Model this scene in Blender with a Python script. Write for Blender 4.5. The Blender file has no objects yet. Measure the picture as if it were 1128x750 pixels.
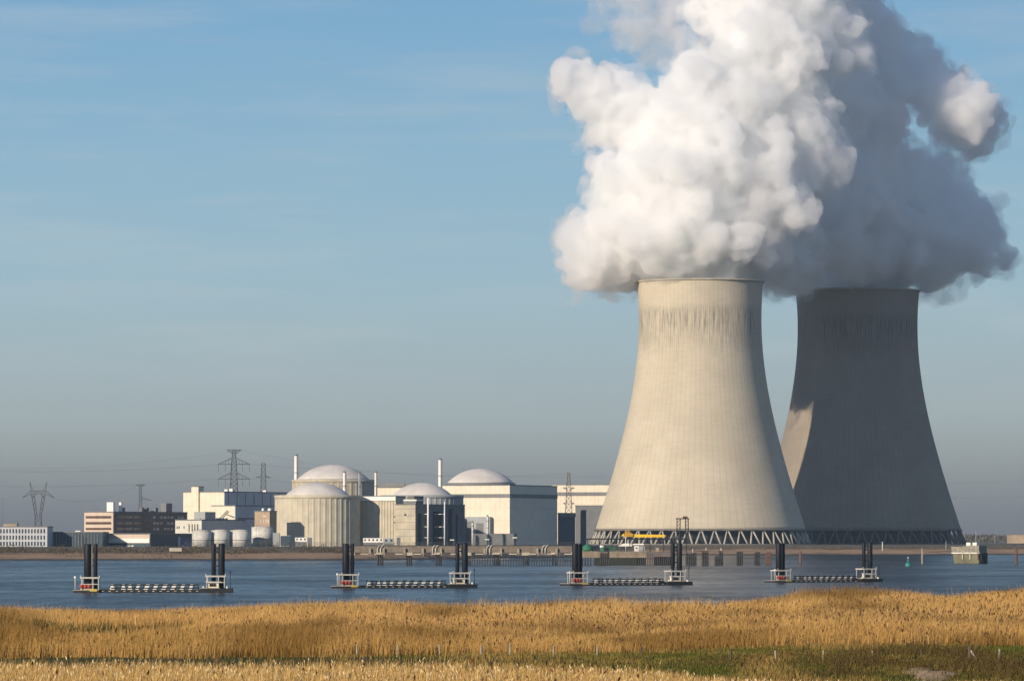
import bpy, bmesh, math, random
import numpy as np
from mathutils import Vector, Matrix, noise as mnoise

random.seed(7)
RNG = np.random.default_rng(7)
sc = bpy.context.scene
C = sc.collection
R = math.radians
PI = math.pi

# ------------------------------------------------------------------ camera
F = 5500.0                 # focal length in photo pixels (1128 wide)
CAMZ = 9.5                 # eye height above the low-tide river (z = 0)
PITCH = math.atan(219.0 / F)
cam_d = bpy.data.cameras.new("camera")
cam = bpy.data.objects.new("camera", cam_d)
C.objects.link(cam)
cam.location = (0, 0, CAMZ)
cam.rotation_euler = (PI / 2 + PITCH, 0, 0)
cam_d.sensor_fit = 'HORIZONTAL'
cam_d.sensor_width = 36.0
cam_d.lens = F / 1128.0 * 36.0
cam_d.clip_start = 1.0
cam_d.clip_end = 120000.0
sc.camera = cam
CT, ST = math.cos(PITCH), math.sin(PITCH)


def P(px, py, Y):
    """a point of the photograph at the depth Y, in metres"""
    a, b = (px - 564.0) / F, (375.0 - py) / F
    d = Vector((a, CT - b * ST, ST + b * CT))
    k = Y / d.y
    return Vector((d.x * k, Y, CAMZ + d.z * k))


def Z(py, Y):
    return P(564, py, Y).z


# ------------------------------------------------------------------ materials
def new_mat(name):
    m = bpy.data.materials.new(name)
    m.use_nodes = True
    nt = m.node_tree
    nt.nodes.clear()
    out = nt.nodes.new('ShaderNodeOutputMaterial')
    return m, nt, out


def N(nt, t, **kw):
    n = nt.nodes.new(t)
    for k, v in kw.items():
        if k.startswith('i_'):
            key = k[2:]
            key = int(key) if key.isdigit() else key
            n.inputs[key].default_value = v
        else:
            setattr(n, k, v)
    return n


def math_n(nt, op, a, b=None, c=None, clamp=False):
    n = nt.nodes.new('ShaderNodeMath')
    n.operation = op
    n.use_clamp = clamp
    for i, v in enumerate((a, b, c)):
        if v is None:
            continue
        if isinstance(v, (int, float)):
            n.inputs[i].default_value = v
        else:
            nt.links.new(v, n.inputs[i])
    return n.outputs[0]


def mixc(nt, f, a, b, blend='MIX'):
    n = nt.nodes.new('ShaderNodeMix')
    n.data_type = 'RGBA'
    n.blend_type = blend
    for idx, v in ((0, f), (6, a), (7, b)):
        if isinstance(v, (int, float)):
            n.inputs[idx].default_value = v
        elif isinstance(v, (tuple, list)):
            n.inputs[idx].default_value = (*v[:3], 1)
        else:
            nt.links.new(v, n.inputs[idx])
    return n.outputs[2]


def ramp(nt, fac, stops):
    n = nt.nodes.new('ShaderNodeMapRange')
    n.interpolation_type = 'SMOOTHSTEP'
    n.inputs['From Min'].default_value = stops[0]
    n.inputs['From Max'].default_value = stops[1]
    n.inputs['To Min'].default_value = stops[2] if len(stops) > 2 else 0.0
    n.inputs['To Max'].default_value = stops[3] if len(stops) > 3 else 1.0
    nt.links.new(fac, n.inputs[0])
    return n.outputs[0]


def noise_n(nt, vec, scale, detail=4, rough=0.55, sxyz=None):
    if sxyz:
        mp = nt.nodes.new('ShaderNodeMapping')
        mp.inputs['Scale'].default_value = sxyz
        nt.links.new(vec, mp.inputs[0])
        vec = mp.outputs[0]
    n = nt.nodes.new('ShaderNodeTexNoise')
    n.inputs['Scale'].default_value = scale
    n.inputs['Detail'].default_value = detail
    n.inputs['Roughness'].default_value = rough
    nt.links.new(vec, n.inputs['Vector'])
    return n.outputs[0]


MATS = {}


def mat(name, col, rough=0.75, var=0.18, metal=0.0, streak=0.25, panel=0.0, spec=0.3, scale=0.25):
    """weathered paint, cladding or concrete: blotches, rain streaks and (panel > 0) vertical cladding joints"""
    if name in MATS:
        return MATS[name]
    col = tuple(min(0.86, c * 1.12) for c in col)
    m, nt, out = new_mat(name)
    b = N(nt, 'ShaderNodeBsdfPrincipled', i_Roughness=rough, i_Metallic=metal)
    b.inputs['Specular IOR Level'].default_value = spec
    geo = nt.nodes.new('ShaderNodeNewGeometry')
    pos = geo.outputs['Position']
    n1 = noise_n(nt, pos, scale, 5)
    n2 = noise_n(nt, pos, 1.0, 4, 0.6, (1.1, 1.1, 0.06))
    f1 = ramp(nt, n1, (0.3, 0.72))
    f2 = ramp(nt, n2, (0.5, 0.75))
    dark = tuple(c * (1 - var) for c in col)
    lite = tuple(min(0.95, c * (1 + var * 0.6)) for c in col)
    c1 = mixc(nt, f1, dark, lite)
    grime = tuple(c * 0.55 for c in (col[0], col[1] * 0.98, col[2] * 0.94))
    c2 = mixc(nt, math_n(nt, 'MULTIPLY', f2, streak), c1, grime)
    if panel > 0:
        tc = nt.nodes.new('ShaderNodeTexCoord')
        sx = nt.nodes.new('ShaderNodeSeparateXYZ')
        nt.links.new(tc.outputs['Object'], sx.inputs[0])
        s = math_n(nt, 'ADD', sx.outputs[0], sx.outputs[1])
        w = math_n(nt, 'FRACT', math_n(nt, 'DIVIDE', s, panel))
        w = math_n(nt, 'LESS_THAN', w, 0.12)
        zz = math_n(nt, 'LESS_THAN', math_n(nt, 'FRACT', math_n(nt, 'DIVIDE', sx.outputs[2], panel * 2.3)), 0.04)
        w = math_n(nt, 'MAXIMUM', w, zz)
        c2 = mixc(nt, math_n(nt, 'MULTIPLY', w, 0.3), c2, grime)
    nt.links.new(c2, b.inputs['Base Color'])
    bp = nt.nodes.new('ShaderNodeBump')
    bp.inputs['Strength'].default_value = 0.25
    bp.inputs['Distance'].default_value = 0.05
    nt.links.new(n1, bp.inputs['Height'])
    nt.links.new(bp.outputs[0], b.inputs['Normal'])
    nt.links.new(b.outputs[0], out.inputs[0])
    MATS[name] = m
    return m


def leaf_mat(name, rough=0.8, trans=0.25):
    m, nt, out = new_mat(name)
    at = N(nt, 'ShaderNodeAttribute', attribute_name='tint')
    d = N(nt, 'ShaderNodeBsdfDiffuse')
    t = N(nt, 'ShaderNodeBsdfTranslucent')
    mx = N(nt, 'ShaderNodeMixShader', i_0=trans)
    nt.links.new(at.outputs['Color'], d.inputs[0])
    nt.links.new(at.outputs['Color'], t.inputs[0])
    nt.links.new(d.outputs[0], mx.inputs[1])
    nt.links.new(t.outputs[0], mx.inputs[2])
    nt.links.new(mx.outputs[0], out.inputs[0])
    return m


M_CREAM = mat('cream_cladding', (0.66, 0.58, 0.455), 0.7, 0.07, streak=0.12, panel=3.0)
M_FRAME = mat('worn_white_paint', (0.46, 0.44, 0.40), 0.6, 0.2, streak=0.5, scale=1.5)
M_WHITE = mat('white_paint', (0.72, 0.69, 0.63), 0.5, 0.08, streak=0.25)
M_TANK = mat('stained_tank_paint', (0.52, 0.50, 0.45), 0.65, 0.18, streak=0.7, scale=0.5)
M_DOME = mat('dome_coating', (0.56, 0.515, 0.47), 0.85, 0.14, streak=0.35, scale=0.12, spec=0.15)
M_CONC = mat('pale_concrete', (0.42, 0.37, 0.28), 0.85, 0.14, streak=0.35)
M_RIBC = mat('ribbed_concrete', (0.47, 0.42, 0.32), 0.85, 0.12, streak=0.35)
M_GREYC = mat('grey_cladding', (0.30, 0.31, 0.31), 0.6, 0.1, streak=0.2, panel=3.0)
M_SHADEGREY = mat('shade_grey_cladding', (0.45, 0.46, 0.47), 0.6, 0.08, streak=0.2, panel=3.0)  # bluish grey puts the shade of cream buildings' side walls into the colour
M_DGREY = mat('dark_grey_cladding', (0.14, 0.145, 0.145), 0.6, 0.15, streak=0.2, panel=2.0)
M_BAND = mat('grey_band', (0.16, 0.16, 0.16), 0.6, 0.12)
M_ROOF = mat('roof_felt', (0.15, 0.15, 0.15), 0.85, 0.2)
M_SHADEDARK = mat('shade_dark_cladding', (0.13, 0.135, 0.14), 0.6, 0.12, streak=0.3, panel=3.0)  # dark tone carries the low hall's shade in its colour
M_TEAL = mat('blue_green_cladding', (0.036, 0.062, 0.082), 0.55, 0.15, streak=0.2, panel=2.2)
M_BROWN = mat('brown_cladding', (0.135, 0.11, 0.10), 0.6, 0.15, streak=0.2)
M_TAN = mat('tan_brick', (0.36, 0.27, 0.18), 0.85, 0.15)
M_PANELG = mat('light_grey_panel', (0.42, 0.43, 0.45), 0.7, 0.08)
M_GLASS = mat('window_glass', (0.03, 0.04, 0.05), 0.15, 0.2, spec=0.6, streak=0.0)
M_GLASSB = mat('bronze_glass', (0.10, 0.06, 0.045), 0.25, 0.2, spec=0.5, streak=0.0)
M_BLIND = mat('blind_glass', (0.52, 0.47, 0.38), 0.4, 0.3, streak=0.3)
M_STEELD = mat('dark_steel', (0.015, 0.016, 0.019), 0.6, 0.3, streak=0.4, scale=0.8)
M_PILE = mat('tarred_steel_pile', (0.010, 0.012, 0.017), 0.55, 0.3, streak=0.4, scale=0.8, spec=0.25)
M_GALV = mat('galvanised_lattice', (0.10, 0.105, 0.11), 0.6, 0.1)
M_RUST = mat('rusty_steel', (0.13, 0.075, 0.055), 0.8, 0.3, streak=0.4)
M_TIMBER = mat('wet_timber', (0.042, 0.040, 0.040), 0.85, 0.35, streak=0.4, scale=0.8)
M_RED = mat('red_paint', (0.36, 0.05, 0.035), 0.5, 0.2)
M_YELLOW = mat('yellow_paint', (0.78, 0.47, 0.03), 0.45, 0.1, streak=0.15)
M_GREEN = mat('green_tarpaulin', (0.03, 0.15, 0.08), 0.6, 0.2)
M_BUOY = mat('green_buoy_paint', (0.03, 0.20, 0.17), 0.45, 0.2)
M_OLIVE = mat('algae_stained_concrete', (0.15, 0.14, 0.085), 0.85, 0.3, streak=0.5)
M_GREENWALL = mat('algae_sheet_pile', (0.06, 0.07, 0.05), 0.85, 0.25, streak=0.5, panel=1.2)
M_WOOD = mat('grey_weathered_wood', (0.30, 0.26, 0.20), 0.9, 0.3, scale=3.0)
M_WOODW = mat('bleached_wood', (0.32, 0.28, 0.21), 0.9, 0.2, scale=3.0)
M_WOODD = mat('dark_wood', (0.10, 0.075, 0.05), 0.9, 0.3, scale=3.0)
M_BLUE = mat('blue_gate_paint', (0.04, 0.10, 0.22), 0.5, 0.15)
M_INSUL = mat('insulated_pipe', (0.17, 0.14, 0.11), 0.7, 0.2, streak=0.4, scale=0.6)


# ------------------------------------------------------------------ mesh builder
class MB:
    def __init__(self):
        self.v, self.f, self.smooth = [], [], []

    def add(self, vs, fs, smooth=False):
        o = len(self.v)
        self.v += [tuple(p) for p in vs]
        self.f += [tuple(i + o for i in f) for f in fs]
        self.smooth += [smooth] * len(fs)
        return self

    def box(self, x0, x1, y0, y1, z0, z1, ang=0.0):
        vs = [(x, y, z) for z in (z0, z1) for y in (y0, y1) for x in (x0, x1)]
        if ang:
            cx, cy = (x0 + x1) / 2, (y0 + y1) / 2
            c, s = math.cos(ang), math.sin(ang)
            vs = [(cx + (x - cx) * c - (y - cy) * s, cy + (x - cx) * s + (y - cy) * c, z) for x, y, z in vs]
        return self.add(vs, [(0, 2, 3, 1), (4, 5, 7, 6), (0, 1, 5, 4), (2, 6, 7, 3), (0, 4, 6, 2), (1, 3, 7, 5)])

    def prism(self, prof, y0, y1):
        """profile of (x, z), counter-clockwise seen from -y, swept along y"""
        n = len(prof)
        vs = [(x, y0, z) for x, z in prof] + [(x, y1, z) for x, z in prof]
        fs = [tuple(range(n)), tuple(range(2 * n - 1, n - 1, -1))]
        fs += [(i + n, (i + 1) % n + n, (i + 1) % n, i) for i in range(n)]
        return self.add(vs, fs)

    def lathe(self, prof, seg=32, cx=0, cy=0, caps=True):
        """profile of (r, z) from bottom to top"""
        vs, fs = [], []
        for r, z in prof:
            for k in range(seg):
                a = 2 * PI * k / seg
                vs.append((cx + r * math.cos(a), cy + r * math.sin(a), z))
        m = len(prof)
        for j in range(m - 1):
            for k in range(seg):
                k2 = (k + 1) % seg
                fs.append((j * seg + k, j * seg + k2, (j + 1) * seg + k2, (j + 1) * seg + k))
        self.add(vs, fs, True)
        if caps:
            o = len(self.v) - len(vs)
            self.f.append(tuple(o + k for k in range(seg - 1, -1, -1)))
            self.f.append(tuple(o + (m - 1) * seg + k for k in range(seg)))
            self.smooth += [False, False]
        return self

    def tube(self, pts, r, seg=6, r1=None):
        pts = [Vector(p) for p in pts]
        n = len(pts)
        vs, fs = [], []
        for i, p in enumerate(pts):
            d = (pts[min(i + 1, n - 1)] - pts[max(i - 1, 0)]).normalized()
            ref = Vector((0, 0, 1)) if abs(d.z) < 0.9 else Vector((1, 0, 0))
            u = d.cross(ref).normalized()
            w = u.cross(d).normalized()
            rr = r if r1 is None else r + (r1 - r) * i / (n - 1)
            for k in range(seg):
                a = 2 * PI * k / seg
                vs.append(p + (u * math.cos(a) + w * math.sin(a)) * rr)
        for j in range(n - 1):
            for k in range(seg):
                k2 = (k + 1) % seg
                fs.append((j * seg + k, (j + 1) * seg + k, (j + 1) * seg + k2, j * seg + k2))
        fs.append(tuple(range(seg)))
        fs.append(tuple((n - 1) * seg + k for k in range(seg - 1, -1, -1)))
        return self.add(vs, fs, seg > 4)

    def bar(self, a, b, w, h=None):
        """square-section bar"""
        return self.tube([a, b], w * 0.707, 4)

    def build(self, name, m, parent=None):
        me = bpy.data.meshes.new(name)
        me.from_pydata(self.v, [], self.f)
        me.polygons.foreach_set('use_smooth', self.smooth)
        me.materials.append(m)
        me.update()
        o = bpy.data.objects.new(name, me)
        C.objects.link(o)
        if parent is not None:
            o.parent = parent
        return o


def tag(o, label=None, cat=None, group=None, kind=None):
    if label:
        o['label'] = label
    if cat:
        o['category'] = cat
    if group:
        o['group'] = group
    if kind:
        o['kind'] = kind
    return o


def thing(name, label, cat, loc=(0, 0, 0), rz=0.0, group=None):
    o = bpy.data.objects.new(name, None)
    C.objects.link(o)
    o.location = loc
    o.rotation_euler = (0, 0, rz)
    o.empty_display_size = 1.0
    return tag(o, label, cat, group)


KIDS = {}


def kids(o):
    return [c for c in C.objects if c.parent == o]


def copy_tree(o, parent=None):
    c = o.copy()
    C.objects.link(c)
    if parent is not None:
        c.parent = parent
    for ch in kids(o):
        copy_tree(ch, c)
    return c


# ------------------------------------------------------------------ sun, sky, air
SUN_AZ, SUN_EL = R(40), R(17.5)
to_sun = Vector((-math.sin(SUN_AZ) * math.cos(SUN_EL), -math.cos(SUN_AZ) * math.cos(SUN_EL), math.sin(SUN_EL)))
sl = bpy.data.lights.new('sun', 'SUN')
sl.energy = 4.3
sl.angle = R(0.53)
sl.color = (1.0, 0.865, 0.69)
so = bpy.data.objects.new('sun', sl)
C.objects.link(so)
so.rotation_euler = (-to_sun).to_track_quat('-Z', 'Y').to_euler()

w = bpy.data.worlds.new("World")
sc.world = w
w.use_nodes = True
nt = w.node_tree
nt.nodes.clear()
wo = nt.nodes.new('ShaderNodeOutputWorld')
bg = nt.nodes.new('ShaderNodeBackground')
tc = nt.nodes.new('ShaderNodeTexCoord')
sx = nt.nodes.new('ShaderNodeSeparateXYZ')
nt.links.new(tc.outputs['Generated'], sx.inputs[0])
zs = math_n(nt, 'MULTIPLY_ADD', sx.outputs[2], 3.6, 0.02)
cb = nt.nodes.new('ShaderNodeCombineXYZ')
nt.links.new(sx.outputs[0], cb.inputs[0])
nt.links.new(sx.outputs[1], cb.inputs[1])
nt.links.new(zs, cb.inputs[2])
nv = N(nt, 'ShaderNodeVectorMath', operation='NORMALIZE')
nt.links.new(cb.outputs[0], nv.inputs[0])
sky = nt.nodes.new('ShaderNodeTexSky')
sky.sky_type = 'NISHITA'
sky.sun_disc = False
sky.sun_elevation = SUN_EL
sky.sun_rotation = math.atan2(to_sun.x, to_sun.y)
sky.altitude = 0
sky.air_density = 1.0
sky.dust_density = 0.6
sky.ozone_density = 2.0
nt.links.new(nv.outputs[0], sky.inputs[0])
# thin cirrus streaks and the winter smog layer that lies on the horizon
cv = nt.nodes.new('ShaderNodeMapping')
cv.inputs['Scale'].default_value = (5.0, 5.0, 42.0)
cv.inputs['Rotation'].default_value = (0, R(4), 0)
nt.links.new(tc.outputs['Generated'], cv.inputs[0])
cn = noise_n(nt, cv.outputs[0], 3.0, 7, 0.6)
cir = math_n(nt, 'MULTIPLY', ramp(nt, cn, (0.42, 0.75)), ramp(nt, sx.outputs[2], (0.015, 0.045)))
SKY_S = 0.11
rmp = nt.nodes.new('ShaderNodeValToRGB')
cr = rmp.color_ramp
cr.interpolation = 'B_SPLINE'
stops = [(0.0, (0.98, 0.95, 1.02)), (0.05, (1.48, 1.46, 1.40)), (0.13, (3.02, 3.3, 3.0)), (0.29, (2.72, 4.15, 4.72)), (0.60, (1.25, 2.95, 4.75)), (1.0, (1.2, 2.5, 4.2))]
for k, (p_, c_) in enumerate(stops):
    e = cr.elements[k] if k < 2 else cr.elements.new(p_)
    e.position = p_
    e.color = (*[q / 6.0 for q in c_], 1)
nt.links.new(math_n(nt, 'MULTIPLY', sx.outputs[2], 5.55, clamp=True), rmp.inputs[0])
# the low smog-tinted part of the sky gives way to the clear Nishita sky above
low = mixc(nt, 1.0, rmp.outputs[0], (6.0, 6.0, 6.0), 'MULTIPLY')
c0 = mixc(nt, ramp(nt, sx.outputs[2], (0.08, 0.34, 1.0, 0.0)), mixc(nt, 1.0, sky.outputs[0], (1.55, 1.52, 1.55), 'MULTIPLY'), low)
c1 = mixc(nt, math_n(nt, 'MULTIPLY', cir, 0.25), c0, (4.5, 4.6, 4.6))
nt.links.new(c1, bg.inputs[0])
bg.inputs[1].default_value = SKY_S
nt.links.new(bg.outputs[0], wo.inputs[0])

hz = MB().box(-12000, 12000, -600, 12500, -14, 420)
m, nt, out = new_mat('winter_haze')
pv = N(nt, 'ShaderNodeVolumePrincipled')
pv.inputs['Color'].default_value = (0.62, 0.80, 1.0, 1)
pv.inputs['Density'].default_value = 0.000026
nt.links.new(pv.outputs[0], out.inputs['Volume'])
tag(hz.build('haze', m), 'thin blue winter haze over the river', 'haze', kind='stuff')

# ------------------------------------------------------------------ water
m, nt, out = new_mat('river_water')
b = N(nt, 'ShaderNodeBsdfPrincipled', i_Roughness=0.22, i_IOR=1.33)

geo = nt.nodes.new('ShaderNodeNewGeometry')
pos = geo.outputs['Position']
big = noise_n(nt, pos, 1.0, 5, 0.6, (0.012, 0.0035, 1))
fine = noise_n(nt, pos, 1.0, 3, 0.6, (0.9, 0.28, 1))
fin2 = noise_n(nt, pos, 1.0, 2, 0.5, (3.1, 1.2, 1))
hgt = math_n(nt, 'ADD', math_n(nt, 'MULTIPLY', fine, 1.0), math_n(nt, 'MULTIPLY', fin2, 0.28))
mid = noise_n(nt, pos, 1.0, 4, 0.6, (0.026, 0.016, 1))
spk = noise_n(nt, pos, 1.0, 3, 0.6, (0.35, 0.045, 1))
mixn = math_n(nt, 'ADD', math_n(nt, 'MULTIPLY', big, 0.42), math_n(nt, 'ADD', math_n(nt, 'MULTIPLY', mid, 0.34), math_n(nt, 'MULTIPLY', spk, 0.24)))
calm = ramp(nt, mixn, (0.40, 0.60))
bp = nt.nodes.new('ShaderNodeBump')
bp.inputs['Distance'].default_value = 0.35
nt.links.new(math_n(nt, 'MULTIPLY_ADD', calm, 0.85, 0.12), bp.inputs['Strength'])
nt.links.new(math_n(nt, 'MULTIPLY_ADD', calm, -0.27, 0.33), b.inputs['Specular IOR Level'])
nt.links.new(hgt, bp.inputs['Height'])
nt.links.new(mixc(nt, calm, (0.024, 0.034, 0.042), (0.012, 0.022, 0.034)), b.inputs['Base Color'])
nt.links.new(bp.outputs[0], b.inputs['Normal'])
silt = N(nt, 'ShaderNodeBsdfDiffuse')
nt.links.new(mixc(nt, calm, (0.040, 0.050, 0.055), (0.026, 0.040, 0.052)), silt.inputs[0])
mxs = nt.nodes.new('ShaderNodeMixShader')
nt.links.new(math_n(nt, 'MULTIPLY_ADD', calm, 0.34, 0.16), mxs.inputs[0])
nt.links.new(b.outputs[0], mxs.inputs[1])
nt.links.new(silt.outputs[0], mxs.inputs[2])
nt.links.new(mxs.outputs[0], out.inputs[0])
wm = MB()
wm.add([(-9000, 330, 0), (9000, 330, 0), (9000, 3300, 0), (-9000, 3300, 0)], [(0, 1, 2, 3)])
tag(wm.build('water', m), kind='structure')


# ------------------------------------------------------------------ terrain
def interp(x, xs, ys):
    return np.interp(x, xs, ys)


def fbm(x, y, s, seed=0.0, oct=4):
    """cheap vectorised value noise, 0..1"""
    x = np.asarray(x, float) / s + seed * 17.3
    y = np.asarray(y, float) / s + seed * 9.1
    tot, amp, nrm = 0, 1.0, 0
    for o in range(oct):
        xi, yi = np.floor(x), np.floor(y)
        fx, fy = x - xi, y - yi
        fx, fy = fx * fx * (3 - 2 * fx), fy * fy * (3 - 2 * fy)

        def h(a, b):
            t = np.sin(a * 127.1 + b * 311.7 + seed * 3.7) * 43758.5453
            return t - np.floor(t)
        v = (h(xi, yi) * (1 - fx) + h(xi + 1, yi) * fx) * (1 - fy) + (h(xi, yi + 1) * (1 - fx) + h(xi + 1, yi + 1) * fx) * fy
        tot = tot + v * amp
        nrm += amp
        amp *= 0.5
        x, y = x * 2.03 + 5.1, y * 2.03 + 1.7
    return tot / nrm


def px_of(x, y):
    return 564 + np.asarray(x) / np.asarray(y) * F


def top_profile(px):
    """photo row of the reed tops against the water"""
    return interp(px, [-300, 0, 130, 250, 330, 430, 520, 580, 620, 660, 700, 760, 830, 880, 950, 1000, 1045, 1090, 1128, 1500],
                  [670, 670, 668, 668.5, 671.5, 671, 673, 670.5, 668.5, 665, 664, 663, 659, 655, 652.5, 654.5, 657.5, 652.5, 649, 646])


REED_END = 371.0


def ground(x, y):
    """meadow and reed bed on the near bank"""
    x = np.asarray(x, float)
    y = np.asarray(y, float)
    px = px_of(x, np.maximum(y, 100))
    rgt = np.clip((px - 740) / 120, 0, 1)
    # dike under the camera, foreland, low bank, reed bed falling to the river
    ztop = CAMZ - (top_profile(px) - 594) * REED_END / F
    zfar = ztop - 1.45
    crest = 3.95 + 0.25 * rgt
    fg = 3.35 - 0.15 * rgt
    z = np.interp(y, [-400, 8, 30, 100, 190], [7.7, 7.7, 3.2, 2.9, 3.2])
    z = np.where(y > 190, 3.2 + (fg - 3.2) * np.clip((y - 190) / 12, 0, 1), z)
    t = np.clip((y - 206) / 29, 0, 1)
    t = t * t * (3 - 2 * t)
    z = np.where(y > 206, fg + (crest - fg) * t, z)
    t = np.clip((y - 240) / 60, 0, 1)
    z = np.where(y > 240, crest + (3.35 - crest) * t, z)
    t = np.clip((y - 300) / 71, 0, 1)
    z = np.where(y > 300, 3.35 + (zfar - 3.35) * t, z)
    t = np.clip((y - 374) / 16, 0, 1)
    z = np.where(y > 374, zfar + (-1.2 - zfar) * t, z)
    z = z + (fbm(x, y, 9, 1) - 0.5) * 0.28 + (fbm(x, y, 1.6, 2, 3) - 0.5) * 0.12
    return z


def grid_mesh(name, xs, ys, zf, m):
    X, Y = np.meshgrid(xs, ys)
    ZZ = zf(X, Y)
    v = np.stack([X.ravel(), Y.ravel(), ZZ.ravel()], 1).astype(np.float32)
    nx, ny = len(xs), len(ys)
    i = np.arange(nx * ny).reshape(ny, nx)
    q = np.stack([i[:-1, :-1].ravel(), i[:-1, 1:].ravel(), i[1:, 1:].ravel(), i[1:, :-1].ravel()], 1)
    return raw_mesh(name, v, q, m, True)


def raw_mesh(name, v, q, mats, smooth=False, mi=None, tint=None):
    me = bpy.data.meshes.new(name)
    k = q.shape[1]
    me.vertices.add(len(v))
    me.vertices.foreach_set('co', v.astype(np.float32).ravel())
    me.loops.add(q.size)
    me.loops.foreach_set('vertex_index', q.astype(np.int32).ravel())
    me.polygons.add(len(q))
    me.polygons.foreach_set('loop_start', np.arange(0, q.size, k, dtype=np.int32))
    me.polygons.foreach_set('use_smooth', np.full(len(q), smooth))
    for mm in (mats if isinstance(mats, (list, tuple)) else [mats]):
        me.materials.append(mm)
    if mi is not None:
        me.polygons.foreach_set('material_index', mi.astype(np.int32))
    if tint is not None:
        a = me.attributes.new('tint', 'FLOAT_COLOR', 'POINT')
        a.data.foreach_set('color', np.concatenate([tint, np.ones((len(tint), 1))], 1).astype(np.float32).ravel())
    me.update(calc_edges=True)
    me.validate()
    o = bpy.data.objects.new(name, me)
    C.objects.link(o)
    return o


# near ground
m, nt, out = new_mat('meadow_soil')
b = N(nt, 'ShaderNodeBsdfPrincipled', i_Roughness=0.95)
b.inputs['Specular IOR Level'].default_value = 0.1
geo = nt.nodes.new('ShaderNodeNewGeometry')
n1 = noise_n(nt, geo.outputs['Position'], 0.35, 6, 0.6)
n2 = noise_n(nt, geo.outputs['Position'], 2.2, 5, 0.6)
ca = mixc(nt, ramp(nt, n1, (0.38, 0.62)), (0.050, 0.062, 0.014), (0.16, 0.10, 0.035))
cbn = mixc(nt, ramp(nt, n2, (0.35, 0.7)), ca, (0.045, 0.045, 0.015))
sp = nt.nodes.new('ShaderNodeSeparateXYZ')
nt.links.new(geo.outputs['Position'], sp.inputs[0])
cc = mixc(nt, ramp(nt, sp.outputs[1], (238, 252)), cbn, mixc(nt, n2, (0.20, 0.12, 0.045), (0.32, 0.20, 0.075)))
nt.links.new(cc, b.inputs['Base Color'])
nt.links.new(b.outputs[0], out.inputs[0])
gx = np.concatenate([np.linspace(-9000, -120, 24), np.arange(-110, 110.1, 0.9), np.linspace(120, 9000, 24)])
gy = np.concatenate([np.linspace(-500, 180, 30), np.arange(184, 392, 0.9), [400, 420]])
tag(grid_mesh('meadow_ground', gx, gy, ground, m), kind='structure')


# far bank
def shore(x):
    return interp(x, [-9000, -900, -200, -60, -15, 25, 60, 75, 160, 9000], [2200, 2240, 2268, 2278, 2520, 2600, 2900, 3030, 3060, 3120]) + (fbm(x, x * 0, 22, 4) - 0.5) * 24


def bank(x, y):
    d = y - shore(x)
    d = d + np.where(d > 20, (fbm(x, y * 0, 26, 24) - 0.5) * 30 + (fbm(x, y * 0.5, 7, 25, 2) - 0.5) * 14, 0)
    z = np.interp(d, [-60, 0, 25, 70, 78, 98, 112, 40000], [-3, 0, 0.75, 3.2, 3.5, 5.2, 6.0, 6.0])
    z = z + (fbm(x, y, 14, 5) - 0.5) * np.clip(d / 30, 0, 1) * np.clip(1.6 - d / 120, 0.12, 1) * 0.9
    return z


m, nt, out = new_mat('far_bank_soil')
b = N(nt, 'ShaderNodeBsdfPrincipled', i_Roughness=0.95)
b.inputs['Specular IOR Level'].default_value = 0.1
geo = nt.nodes.new('ShaderNodeNewGeometry')
sp = nt.nodes.new('ShaderNodeSeparateXYZ')
nt.links.new(geo.outputs['Position'], sp.inputs[0])
nn = noise_n(nt, geo.outputs['Position'], 0.08, 6, 0.6)
n3 = noise_n(nt, geo.outputs['Position'], 0.5, 4, 0.6)
zz = math_n(nt, 'ADD', sp.outputs[2], math_n(nt, 'MULTIPLY', math_n(nt, 'SUBTRACT', nn, 0.5), 1.6))
c_a = mixc(nt, ramp(nt, zz, (0.35, 1.0)), (0.055, 0.05, 0.045), (0.34, 0.22, 0.135))
n4 = noise_n(nt, geo.outputs['Position'], 1.0, 5, 0.65, (0.022, 0.05, 0.0))
c_b = mixc(nt, math_n(nt, 'MULTIPLY', ramp(nt, n3, (0.5, 0.75)), 0.5), c_a, (0.13, 0.10, 0.07))
c_b = mixc(nt, math_n(nt, 'MULTIPLY', ramp(nt, n4, (0.52, 0.62)), 0.75), c_b, (0.085, 0.075, 0.055))
c_c = mixc(nt, ramp(nt, zz, (2.9, 3.9)), c_b, mixc(nt, n3, (0.10, 0.085, 0.06), (0.17, 0.135, 0.095)))
c_d = mixc(nt, ramp(nt, zz, (5.3, 6.0)), c_c, (0.13, 0.12, 0.10))
nt.links.new(c_d, b.inputs['Base Color'])
nt.links.new(b.outputs[0], out.inputs[0])
bx = np.concatenate([np.linspace(-11500, -520, 30), np.arange(-500, 620, 5.0), np.linspace(640, 11500, 30)])
by = np.concatenate([np.arange(2120, 3300, 5.0), np.linspace(3320, 12200, 30)])
tag(grid_mesh('far_bank', bx, by, bank, m), kind='structure')


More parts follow.
